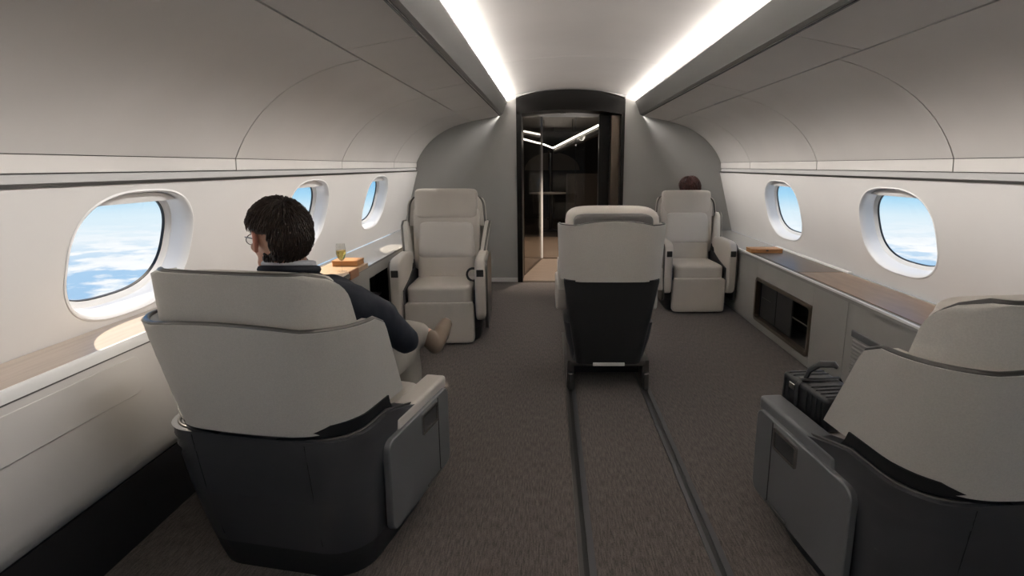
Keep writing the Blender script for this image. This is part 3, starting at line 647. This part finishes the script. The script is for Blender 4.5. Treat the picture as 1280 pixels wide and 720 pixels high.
def seat(label, loc, rz, arm='low', arm_m='leather', cushions=True, group='cabin seats', headrest_up=0.0, head_sink=0.0, trim='trim_metal'):
    t = thing('cabin_seat', label, 'seat', loc, rz, group)
    # plinth and base body
    loft('plinth', [(0, .272, -.285, .27), (.05, .283, -.296, .285), (.11, .292, -.307, .30)], 'dark_panel', t, r=.125)
    b = loft('base', [(.10, .292, -.308, .305), (.20, .303, -.33, .318), (.30, .312, -.348, .325)], 'graphite', t, r=.13)
    hi = .505
    shell('base_surround', [(.295, .312, -.348, .326), (.36, .317, -.356, .328), (.40, .320, -.362, .328), (.44, .323, -.368, .10), (.475, .325, -.372, -.02), (hi, .327, -.375, -.12)], .075, 'graphite', t, r=.13, bow=.0, trim='dark_metal', trim_r=.006)
    # seam lines on the back of the base
    for s in (-1, 1): tube('base_seam', [(s * .185, -.3735, .495), (s * .182, -.352, .33), (s * .172, -.3135, .13)], .0018, 'gasket', t, n=5)
    shell('gap_gasket', [(.49, .298, -.350, -.06), (.515, .302, -.352, -.08), (.548, .309, -.360, -.10)], .05, 'black', t, r=.13, bow=.015, sag=-.05)
    # outer shells
    ls = shell('shell', rows_of(.522, .838, .300, .352, -.362, -.405, .02, -.185, R=.045), .045, 'fabric', t, r=.15, bow=.025, sag=0.012, trim=trim, trim_r=.0085, bottom_trim=True)
    us = shell('headrest_shell', rows_of(.80, 0.985 + headrest_up, .325, .320, -.372, -.385, -.262, -.305, R=.080), .05, 'fabric', t, r=.15, bow=.02, trim=trim, trim_r=.0085)
    # cushions
    lm = 'leather'
    pillow('seat_cushion', (.47, .60, .135), (0, .045, .352), lm, t, p=9, rot=(.03, 0, 0))
    pillow('leg_rest', (.49, .075, .30), (0, .325, .165), lm, t, p=16, n=22)
    pillow('lumbar_cushion', (.455, .10, .20), (0, -.200, .475), lm, t, rot=(.20, 0, 0), p=9)
    pillow('back_cushion', (.455, .11, .285), (0, -.235, .690), 'leather_pad', t, rot=(.17, 0, 0), p=9, top=.92)
    pillow('back_surround', (.52, .12, .50), (0, -.262, .70), lm, t, rot=(.15, 0, 0), p=12, n=20)
    hr = pillow('headrest', (.49, .13, .235), (0, -.290, .925 + headrest_up - head_sink), lm, t, rot=(.05, 0, 0), p=9)
    # armrests
    for s in (-1, 1):
        if arm == 'low':
            a = rbox('armrest', (.082, .42, .050), (s * .286, .128, .432), arm_m, t, bev=.014, seg=3)
            p_ = plate('side_panel', shift(rrect(.50, .315, .035), .072, .262), s * .316, s * .340, 'x', 'graphite_panel', t, bev=.004)
            tube('panel_edge', [(s * .336, y, z) for y, z in shift(rrect(.494, .309, .033), .072, .262)], .0028, 'trim_metal', p_, n=6, closed=True)
            hd = plate('handle_recess', shift(rrect(.135, .075, .008), .135, .365), s * .339, s * .3455, 'x', 'bright_metal', p_, hole=shift(rrect(.115, .056, .006), .135, .365))
            rbox('recess', (.003, .118, .058), (s * .3405, .135, .365), 'dark_panel', p_, bev=0)
            rbox('door_seam', (.003, .003, .30), (s * .3405, .215, .262), 'gasket', p_, bev=0)
            rbox('foot_strip', (.006, .13, .010), (s * .341, .16, .115), 'trim_metal', p_, bev=.002, seg=1)
        else:
            a = pillow('armrest', (.085, .56, .46), (s * .296, .10, .400), 'leather', t, p=7)
            pillow('arm_cap', (.075, .54, .05), (s * .303, .10, .612), 'leather_pad', a, p=5) if False else None
            plate('side_panel', shift(rrect(.56, .50, .06), .08, .36), s * .325, s * .348, 'x', 'trim_metal', t, bev=.004)
            r2 = rbox('control_pad', (.05, .006, .05), (s * .296, .381, .53), 'dark_metal', t, bev=.003, seg=1)
    return t
s1 = seat('cream cabin seat seen from behind with the man in the navy jacket seated in it', (-0.80, 1.90, 0), -math.radians(11.5), head_sink=.075)
s2 = seat('cream and graphite cabin seat seen from behind with the black case on it', (1.125, 1.62, 0), math.radians(5.5), head_sink=.075, trim='dark_metal', arm_m='graphite_panel')
s2.scale = (1, 1.12, 1)
s3 = seat('empty cream cabin seat facing aft beside the low grey side cabinet', (-0.805, 4.34, 0), PI + math.radians(3), arm='high', headrest_up=.05)
s4 = seat('empty cream cabin seat facing aft between the credenza and the rail seat', (1.297, 5.25, 0), PI, arm='high', headrest_up=.0)
s4.scale = (.92, 1, 1)
# seat belt buckle loop on the empty seat beside the cabinet
tube('belt_loop', [(-.225 + .045 * math.cos(a), .10 + .012 * math.sin(a), .47 + .05 * math.sin(a)) for a in (2 * PI * k / 18 for k in range(18))], .009, 'dark_panel', s3, n=6, closed=True)

# rail-mounted centre seat, seen from behind
def rail_seat(loc):
    t = thing('rail_seat', 'cream-backed swivel seat with dark tapered back standing on the floor rails', 'seat', loc, 0, 'cabin seats')
    for x in (-.213, .220):
        extrude_y('rail_foot', [(x - .022, .004), (x + .022, .004), (x + .018, .17), (x - .018, .17)], -.20, .30, 'trim_metal', t)
        rbox('foot_cap', (.03, .05, .10), (x, -.215, .055), 'trim_metal', t, bev=.008)
    rbox('cross_beam', (.43, .04, .07), (0, -.06, .09), 'dark_panel', t, bev=.005)
    rbox('cross_beam', (.43, .04, .03), (0, -.19, .155), 'trim_metal', t, bev=.006)
    rbox('bright_gap', (.18, .008, .020), (-.0, -.256, .168), 'white_trim', t, bev=.005)  # pale bar painted for the bright gap below the back panel
    loft('base', [(.17, .205, -.20, .27), (.30, .24, -.22, .31), (.40, .255, -.23, .33)], 'graphite', t, r=.06)
    loft('back_panel', [(.165, .185, -.245, -.12), (.42, .225, -.30, -.14), (.655, .258, -.350, -.15), (.672, .258, -.352, -.15)], 'dark_panel', t, r=.045)
    shell('back_frame', [(.17, .200, -.225, -.02), (.45, .236, -.275, .10), (.66, .250, -.315, .14)], .035, 'graphite', t, r=.07, bow=0.0)
    shell('shell', rows_of(.665, .965, .278, .290, -.352, -.392, .13, -.10, R=.12), .04, 'fabric', t, r=.13, bow=.02, sag=.025, trim='dark_metal', trim_r=.006, bottom_trim=True)
    for s in (-1, 1):
        plate('shell_wing', [(.16, .575), (.16, .72), (-.24, .72), (-.27, .60), (-.06, .585), (.0, .56)], s * .245, s * .287, 'x', 'fabric', t, bev=.006)
    pillow('headrest', (.50, .17, .25), (0, -.235, .93), 'leather', t, rot=(.10, 0, 0), p=5)
    pillow('headrest_back', (.42, .05, .16), (.0, -.318, .945), 'leather_grey', t, rot=(.10, 0, 0), p=6)
    pillow('back_cushion', (.45, .10, .42), (0, -.225, .66), 'leather_pad', t, rot=(.15, 0, 0), p=6)
    pillow('seat_cushion', (.46, .56, .13), (0, .06, .42), 'leather', t, p=6)
    pillow('leg_rest', (.46, .07, .26), (0, .34, .27), 'leather', t, p=8)
    for s in (-1, 1): rbox('armrest', (.07, .40, .16), (s * .265, .13, .52), 'leather', t, bev=.02)
    return t
rail_seat((0.335, 3.36, 0))

# dark seats in the far lounge
for (x, y, lab) in ((0.62, 10.9, 'dim grey lounge seat behind the glass partition'), ):
    t = thing('dim_armchair', lab, 'seat', (x, y, 0), 0.1)
    loft('base', [(0, .24, -.28, .28), (.40, .30, -.34, .32)], 'dark_panel', t, r=.08)
    shell('shell', rows_of(.40, 1.13, .31, .33, -.34, -.40, .10, -.12, R=.1), .06, 'leather_grey', t, r=.13)
    pillow('seat_cushion', (.46, .56, .14), (0, .04, .44), 'leather_grey', t, p=6); pillow('back_cushion', (.47, .13, .58), (0, -.24, .78), 'leather_grey', t, p=6, rot=(-.12, 0, 0))

# ---------------------------------------------------------------- black case on the seat
cs = thing('camera_case', 'small black ribbed hard case with carry strap lying on the seat', 'case', (0.945, 1.865, 0.424), math.radians(6))
rbox('body', (.155, .29, .115), (0, 0, .0575), 'case_black', cs, bev=.022, seg=4)
for k in range(9):
    y = -.115 + k * .0288
    if abs(y - .03) > .03: tube('rib', [(-.079, y, .03), (-.079, y, .095), (-.064, y, .1155), (.064, y, .1155), (.079, y, .095), (.079, y, .03)], .0026, 'case_black', cs, n=5)
tube('strap', [(-.083, .03, .005), (-.083, .03, .10), (-.07, .03, .121), (.07, .03, .121), (.083, .03, .10), (.083, .03, .005)], .010, 'gasket', cs, n=6, flat=.35)
hl = tube('handle', [(-.045, .045, .118), (-.035, .04, .150), (-.012, .02, .178), (.02, -.01, .186), (.028, -.02, .176)], [.014, .017, .019, .017, .009], 'case_black', cs, n=8, flat=.55)
rbox('latch', (.008, .035, .022), (-.081, .065, .085), 'bright_metal', cs, bev=.002, seg=1); rbox('latch', (.03, .03, .006), (-.05, .042, .119), 'trim_metal', cs, bev=.002, seg=1)

# ---------------------------------------------------------------- people
ICO = []
for sub_ in (2, 3):
    bm = bmesh.new(); bmesh.ops.create_icosphere(bm, subdivisions=sub_, radius=1.0); bm.verts.index_update()
    ICO.append(([v.co.copy() for v in bm.verts], [tuple(v.index for v in f.verts) for f in bm.faces])); bm.free()
def blob(name, parts, m, parent, voxel=.008, smooth=6, origin=(0, 0, 0), disp=0.0):
    """one continuous surface grown round a skeleton: parts are ('c', p0, r0, p1, r1) tapered limbs or ('e', centre, radii, rotation z)"""
    O = Vector(origin); vs = []; fs = []
    def ball(c, r, mt=None):
        V, T = ICO[1 if max(r) > .03 else 0]; M = Matrix.Translation(c) @ (mt or Matrix.Identity(4)) @ Matrix.Diagonal((*r, 1)); b0 = len(vs)
        vs.extend([M @ v for v in V]); fs.extend([(x + b0, y + b0, z + b0) for x, y, z in T])
    for p in parts:
        if p[0] == 'c':
            a, ra, b, rb = Vector(p[1]) - O, p[2], Vector(p[3]) - O, p[4]; n = max(2, int((b - a).length / (min(ra, rb) * .45)) + 1)
            for i in range(n + 1): k = i / n; r = ra + (rb - ra) * k; ball(a.lerp(b, k), (r, r, r))
        else:
            ball(Vector(p[1]) - O, p[2], Matrix.Rotation(p[3] if len(p) > 3 else 0, 4, 'Z') @ (Matrix.Rotation(p[4], 4, 'X') if len(p) > 4 else Matrix.Identity(4)))
    me = bpy.data.meshes.new(name); me.from_pydata(vs, [], fs); me.materials.append(MAT[m]); o = link(bpy.data.objects.new(name, me), parent)
    rm = o.modifiers.new('r', 'REMESH'); rm.mode = 'VOXEL'; rm.voxel_size = voxel; rm.use_smooth_shade = True
    if smooth:
        sm_ = o.modifiers.new('s', 'SMOOTH'); sm_.iterations = smooth; sm_.factor = .5
    if disp:
        tx = bpy.data.textures.new(name + '_folds', 'CLOUDS'); tx.noise_scale = .09
        d = o.modifiers.new('d', 'DISPLACE'); d.texture = tx; d.strength = disp; d.mid_level = .5; d.texture_coords = 'LOCAL'
    return o
def hand(wrist, direction, palm_n, sc=1.0, curl=.5, thumb=1):
    """palm and five bent fingers of unequal length"""
    w = Vector(wrist); d = Vector(direction).normalized(); n = Vector(palm_n); n = (n - d * n.dot(d)).normalized(); s_ = d.cross(n)
    out = [('c', w, .026 * sc, w + d * .05 * sc, .026 * sc)]
    for i, (off_, ln) in enumerate(((-.030, .068), (-.010, .078), (.010, .074), (.029, .058))):
        a = w + d * .03 * sc + s_ * off_ * .8 * sc; b = w + d * .088 * sc + s_ * off_ * sc; out.append(('c', a, .014 * sc, b, .0105 * sc)); ang = curl * .5; dd_ = d; p = b
        for q in range(3):
            ang_ = curl * (.45 + q * .55); v = d * math.cos(ang_) + n * math.sin(ang_); e = p + v * ln * sc * (.42, .32, .26)[q]; out.append(('c', p, (.0100, .0092, .0085)[q] * sc, e, (.0092, .0085, .0072)[q] * sc)); p = e
    t0 = w + d * .02 * sc + s_ * -.026 * thumb * sc; t1 = t0 + (d * .6 - s_ * thumb * .8 + n * .25) * .040 * sc; t2 = t1 + (d * .95 - s_ * thumb * .15 + n * .3) * .030 * sc
    out += [('c', t0, .015 * sc, t1, .0115 * sc), ('c', t1, .0115 * sc, t2, .0085 * sc)]
    return out
def head_parts(C, yaw, sc=1.0):
    """C = cranium centre; yaw 0 looks along +y"""
    f = Vector((-math.sin(yaw), math.cos(yaw), 0)); s_ = Vector((math.cos(yaw), math.sin(yaw), 0)); u = Vector((0, 0, 1)); C = Vector(C)
    def at(a, b, c): return C + (s_ * a + f * b + u * c) * sc
    P = [('e', at(0, -.008, .0), (.077 * sc, .096 * sc, .090 * sc), yaw), ('e', at(0, .035, -.045), (.062 * sc, .055 * sc, .075 * sc), yaw),
         ('c', at(-.035, .035, -.095), .026 * sc, at(-.012, .070, -.125), .018 * sc), ('c', at(.035, .035, -.095), .026 * sc, at(.012, .070, -.125), .018 * sc), ('e', at(0, .072, -.122), (.020 * sc, .016 * sc, .016 * sc), yaw),
         ('c', at(0, .090, -.022), .009 * sc, at(0, .107, -.060), .011 * sc), ('e', at(-.011, .096, -.064), (.009 * sc, .010 * sc, .007 * sc), yaw), ('e', at(.011, .096, -.064), (.009 * sc, .010 * sc, .007 * sc), yaw),
         ('c', at(-.036, .080, -.006), .010 * sc, at(.036, .080, -.006), .010 * sc), ('c', at(-.020, .084, -.092), .008 * sc, at(.020, .084, -.092), .008 * sc), ('c', at(-.018, .083, -.101), .0085 * sc, at(.018, .083, -.101), .0085 * sc),
         ('e', at(-.045, .062, -.045), (.022 * sc, .022 * sc, .020 * sc), yaw), ('e', at(.045, .062, -.045), (.022 * sc, .022 * sc, .020 * sc), yaw)]
    for q in (-1, 1): P.append(('e', at(q * .033, .074, -.025), (.014 * sc, .013 * sc, .010 * sc), yaw))
    return P, at
def hair(parent, C, yaw, sc, O, m, seed, line, crown=(0, -.35, .94), N=3000, length=.045, lift=.010, r0=(.079, .098, .094), thick=.0022, volume=0.0):
    """scalp cap plus individual tapered locks flowing from the crown"""
    rnd = random.Random(seed); f = Vector((-math.sin(yaw), math.cos(yaw), 0)); s_ = Vector((math.cos(yaw), math.sin(yaw), 0)); u = Vector((0, 0, 1)); C = Vector(C) - Vector(O)
    def W(q, g_=0.0):
        g_ += volume * max(0, q.z) - (.012 * max(0, -q.z - .25) if volume else 0)
        return C + (s_ * q.x * (r0[0] + g_) + f * (q.y * (r0[1] + g_) - .008) + u * q.z * (r0[2] + g_)) * sc
    bm = bmesh.new(); bmesh.ops.create_icosphere(bm, subdivisions=5, radius=1.0)
    bmesh.ops.delete(bm, geom=[v for v in bm.verts if not line(v.co)], context='VERTS')
    for v in bm.verts: q = v.co.copy(); v.co = W(q, .007)
    cap = bm_obj('hair', bm, m, parent, angle=180)
    sl = cap.modifiers.new('t', 'SOLIDIFY'); sl.thickness = .008; sl.offset = -1
    vs = []; fs = []; cr_ = Vector(crown).normalized()
    for i in range(N):
        z = 1 - 2 * (i + .5) / N * .95; a = i * 2.399963; q = Vector((math.sqrt(max(0, 1 - z * z)) * math.cos(a), math.sqrt(max(0, 1 - z * z)) * math.sin(a), z))
        q = (q + Vector((rnd.uniform(-.05, .05), rnd.uniform(-.05, .05), rnd.uniform(-.05, .05)))).normalized()
        if not line(q): continue
        d = (q - cr_); d = d - q * d.dot(q); d = d.normalized() if d.length > .05 else q.orthogonal().normalized()
        sw = q.cross(d) * rnd.uniform(-.35, .35) + q.cross(d) * .25 * noise.noise(q * 3); d = (d + sw).normalized()
        ln = length * rnd.uniform(.7, 1.25); li = lift * rnd.uniform(.4, 1.3); w = thick * rnd.uniform(.7, 1.5); pts = []; p = q.copy()
        ok_ = True
        for k in range(5):
            if not line(p) and p.z > -.45: ok_ = False
            pts.append(W(p, .006 + li * math.sin(.35 + k * .55))); p = (p + d * ln / 4 / .09).normalized(); d = (d - p * d.dot(p)).normalized()
        if not ok_: continue
        b = len(vs)
        for k, P_ in enumerate(pts):
            t = (pts[min(4, k + 1)] - pts[max(0, k - 1)]).normalized(); n_ = (P_ - C).normalized(); x = t.cross(n_).normalized(); ww = w * (1, 1.05, .95, .7, .12)[k]
            vs += [P_ + x * ww, P_ - x * ww, P_ + n_ * ww * .8]
        for k in range(4):
            for e in range(3): fs.append((b + k * 3 + e, b + k * 3 + (e + 1) % 3, b + k * 3 + 3 + (e + 1) % 3, b + k * 3 + 3 + e))
    o = mesh_obj('hair_locks', vs, fs, m, cap, angle=180); o['kind'] = 'stuff'
    return cap

# --- the man
MO = Vector((-0.78, 2.10, 0.0))
man = thing('person', 'man with short dark hair, glasses and navy jacket seated with one leg crossed', 'person', MO)
yaw = math.radians(50); HS = 0.955; HC = (-0.836, 1.775, 1.066)
hp, at = head_parts(HC, yaw, HS)
neck_b = Vector((-0.815, 1.80, .90)); rsh = Vector((-0.655, 1.845, .828)); lsh = Vector((-1.00, 1.905, .828)); hip = Vector((-0.775, 2.00, .50))
relb = Vector((-0.530, 2.02, .645)); rwr = Vector((-0.625, 2.25, .60)); lelb = Vector((-1.075, 2.10, .650)); lwr = Vector((-0.95, 2.31, .655))
rkn = Vector((-0.645, 2.43, .475)); rank = Vector((-0.630, 2.47, .10)); lkn = Vector((-0.935, 2.42, .595)); lank = Vector((-0.545, 2.46, .530))
fw_ = Vector((.2, .98, 0))
body = hp + [('c', at(0, -.025, -.05), .055, neck_b, .060), ('c', neck_b, .062, neck_b + Vector((.02, .02, -.1)), .10),
     ('c', rsh, .050, lsh, .050), ('c', Vector((-.83, 1.87, .82)), .115, Vector((-.80, 1.95, .62)), .110), ('c', Vector((-.80, 1.95, .62)), .11, hip, .115),
     ('c', rsh, .048, relb, .038), ('c', relb, .038, rwr, .026), ('c', lsh, .048, lelb, .038), ('c', lelb, .038, lwr, .026),
     ('c', hip + Vector((.08, 0, 0)), .082, rkn, .055), ('c', rkn, .054, rank, .036), ('c', hip - Vector((.09, 0, 0)), .082, lkn, .055), ('c', lkn, .054, lank, .036)]
body += hand(rwr, (-.5, .85, -.05), (0, 0, -1), 1.0, .35, 1) + hand(lwr, (.75, .6, -.25), (0, 0, -1), 1.0, .5, -1)
blob('body', body, 'skin', man, voxel=.006, smooth=4, origin=MO)
for q in (-1, 1):     # ears: rim and lobe
    e = blob('ear', [('c', at(q * .080, -.004, .012), .0075, at(q * .087, -.020, .008), .007), ('c', at(q * .087, -.020, .008), .007, at(q * .088, -.026, -.020), .006), ('c', at(q * .088, -.026, -.020), .006, at(q * .081, -.010, -.048), .007), ('e', at(q * .080, -.010, -.018), (.006, .018, .028), yaw)], 'ear_skin', man, voxel=.003, smooth=4, origin=MO)
jk = [('c', Vector((-.825, 1.83, .885)), .088, Vector((-.825, 1.805, .930)), .074), ('c', Vector((-.655, 1.845, .826)), .066, Vector((-.71, 1.84, .842)), .066), ('c', Vector((-.71, 1.84, .842)), .066, Vector((-.83, 1.85, .868)), .074), ('c', Vector((-.83, 1.85, .868)), .074, Vector((-.96, 1.89, .842)), .066), ('c', Vector((-.96, 1.89, .842)), .066, lsh, .064),
      ('c', Vector((-.74, 1.88, .79)), .125, Vector((-.73, 1.96, .60)), .118), ('c', Vector((-.92, 1.90, .79)), .125, Vector((-.87, 1.97, .60)), .118), ('c', Vector((-.73, 1.96, .60)), .12, Vector((-.68, 2.02, .50)), .115), ('c', Vector((-.87, 1.97, .60)), .12, Vector((-.86, 2.02, .50)), .112),
      ('c', rsh, .066, Vector((-.585, 1.94, .75)), .062), ('c', Vector((-.585, 1.94, .75)), .060, relb, .050), ('c', relb, .050, rwr - (rwr - relb) * .08, .040), ('c', lsh, .064, lelb, .055), ('c', lelb, .055, lwr - (lwr - lelb) * .08, .042)]
blob('jacket', jk, 'navy', man, voxel=.010, smooth=4, origin=MO, disp=.014)
col_c = Vector((-0.822, 1.795, .945))
def ring(rx, ry, zc, tilt, a0=0, a1=2 * PI, n=40): return [col_c - MO + Vector((rx * math.cos(a), ry * math.sin(a), zc + tilt * math.sin(a))) for a in (a0 + (a1 - a0) * k / n for k in range(n + 1))]
tube('shirt_collar', ring(.070, .072, .022, -.012), .011, 'shirt', man, n=8); tube('jacket_collar', ring(.080, .083, .004, -.014), .013, 'navy', man, n=8)
tr = [('c', hip + Vector((.06, .0, -.02)), .100, hip + Vector((-.06, .0, -.02)), .100), ('c', hip + Vector((.075, .02, 0)), .094, rkn, .070), ('c', rkn, .070, rkn + (rank - rkn) * .5, .064), ('c', rkn + (rank - rkn) * .5, .064, rank + Vector((0, 0, .04)), .056),
      ('c', hip + Vector((-.09, .02, 0)), .094, lkn, .068), ('c', lkn, .068, lkn + (lank - lkn) * .5, .066), ('c', lkn + (lank - lkn) * .5, .066, lank + (lkn - lank) * .10, .056)]
blob('trousers', tr, 'trousers', man, voxel=.010, smooth=4, origin=MO, disp=.012)
for a, heel, toe in ((lank, Vector((-.508, 2.452, .488)), Vector((-.487, 2.595, .545))), (rank, Vector((-.632, 2.45, .045)), Vector((-.605, 2.67, .038)))):
    sh = blob('shoe', [('c', a + (heel - a) * .2, .040, heel, .037), ('c', heel, .037, heel.lerp(toe, .55), .040), ('c', heel.lerp(toe, .55), .040, toe, .032)], 'shoe', man, voxel=.006, smooth=4, origin=MO)
def man_line(q):
    if q.y > .55 and q.z < .32: return False
    if q.y > -.02 and q.z < .02 + .35 * max(0, q.y): return False
    if abs(q.x) > .50 and -.58 < q.y <= .0 and -.62 < q.z < .03: return False
    return q.z > -.90
hair(man, HC, yaw, HS, MO, 'hair', 3, man_line, N=5600, length=.034, lift=.012, r0=(.080, .099, .094), thick=.0018, volume=.008)
gl = [at(-.078, .0, -.012) - MO, at(-.074, .05, -.012) - MO, at(-.066, .098, -.014) - MO]
g1 = tube('glasses', gl, .0018, 'dark_metal', man, n=6)
tube('temple', [at(.078, .0, -.012) - MO, at(.074, .05, -.012) - MO, at(.066, .098, -.014) - MO], .0018, 'dark_metal', g1, n=6); tube('bridge', [at(-.010, .108, -.016) - MO, at(0, .112, -.012) - MO, at(.010, .108, -.016) - MO], .0016, 'dark_metal', g1, n=6)
for q in (-1, 1):
    rim = [at(q * .038 + .028 * math.cos(a), .104 - .012 * abs(q * .038 + .028 * math.cos(a)) / .066, -.024 + .019 * math.sin(a)) - MO for a in (2 * PI * k / 28 for k in range(28))]
    tube('rim', rim, .0014, 'dark_metal', g1, n=6, closed=True); mesh_obj('lens', rim, [tuple(range(28))], 'clear_glass', g1, smooth=False)
for q in (-1, 1):
    bm = bmesh.new(); bmesh.ops.create_icosphere(bm, subdivisions=2, radius=.0115, matrix=Matrix.Translation(at(q * .033, .078, -.025) - MO)); bm_obj('eye', bm, 'shirt', man, angle=180)

# --- the woman behind the aft-facing seat, on a small side bench against the bulkhead
jb = thing('side_bench', 'small bench behind the aft-facing seat under the bulkhead', 'bench', (1.35, 6.03, 0))
rbox('bench_base', (.50, .44, .33), (0, 0, .165), 'graphite', jb, bev=.01); pillow('bench_cushion', (.50, .44, .10), (0, 0, .375), 'leather', jb, p=6)
WO = Vector((1.42, 6.03, 0.0)); lady = thing('person', 'woman with short auburn hair showing above the aft-facing cream seat', 'person', WO)
yw = math.radians(20); HW = (1.432, 6.00, 1.052)
hp2, at2 = head_parts(HW, yw, .98)
nb = Vector((1.44, 6.03, .885)); h2 = Vector((1.44, 6.03, .51))
bd = hp2 + [('c', at2(0, -.02, -.06), .046, nb, .048), ('c', nb, .05, Vector((1.44, 6.03, .80)), .09), ('c', Vector((1.44, 5.89, .84)), .042, Vector((1.44, 6.17, .84)), .042), ('c', Vector((1.44, 6.03, .80)), .10, h2, .105)]
for q in (-1, 1):
    kn = Vector((1.10, 6.03 + q * .08, .50)); an = Vector((1.09, 6.03 + q * .08, .09)); sh_ = Vector((1.44, 6.03 + q * .14, .84)); el = Vector((1.38, 6.03 + q * .17, .62)); wr = Vector((1.20, 6.03 + q * .09, .59))
    bd += [('c', h2 + Vector((0, q * .07, 0)), .078, kn, .052), ('c', kn, .050, an, .034), ('c', an, .034, an + Vector((-.12, 0, -.05)), .028), ('c', sh_, .042, el, .034), ('c', el, .034, wr, .024)] + hand(wr, (-1, -.1 * q, -.1), (0, 0, -1), .9, .3, q)
blob('body', bd, 'skin', lady, voxel=.008, smooth=4, origin=WO)
blob('dress', [('c', Vector((1.44, 5.90, .84)), .054, Vector((1.44, 6.16, .84)), .054), ('c', Vector((1.44, 6.03, .82)), .112, h2, .122), ('c', h2 + Vector((0, .07, 0)), .092, Vector((1.12, 6.11, .50)), .068), ('c', h2 - Vector((0, .07, 0)), .092, Vector((1.12, 5.95, .50)), .068)], 'graphite', lady, voxel=.012, smooth=4, origin=WO)
def lady_line(q):
    if q.y > .45 and q.z < .35: return False
    if q.y > .15 and q.z < -.1: return False
    return q.z > -.93
hair(lady, HW, yw, .98, WO, 'hair_auburn', 5, lady_line, crown=(0, .1, .99), N=2600, length=.075, lift=.014, r0=(.090, .108, .104), thick=.0026)
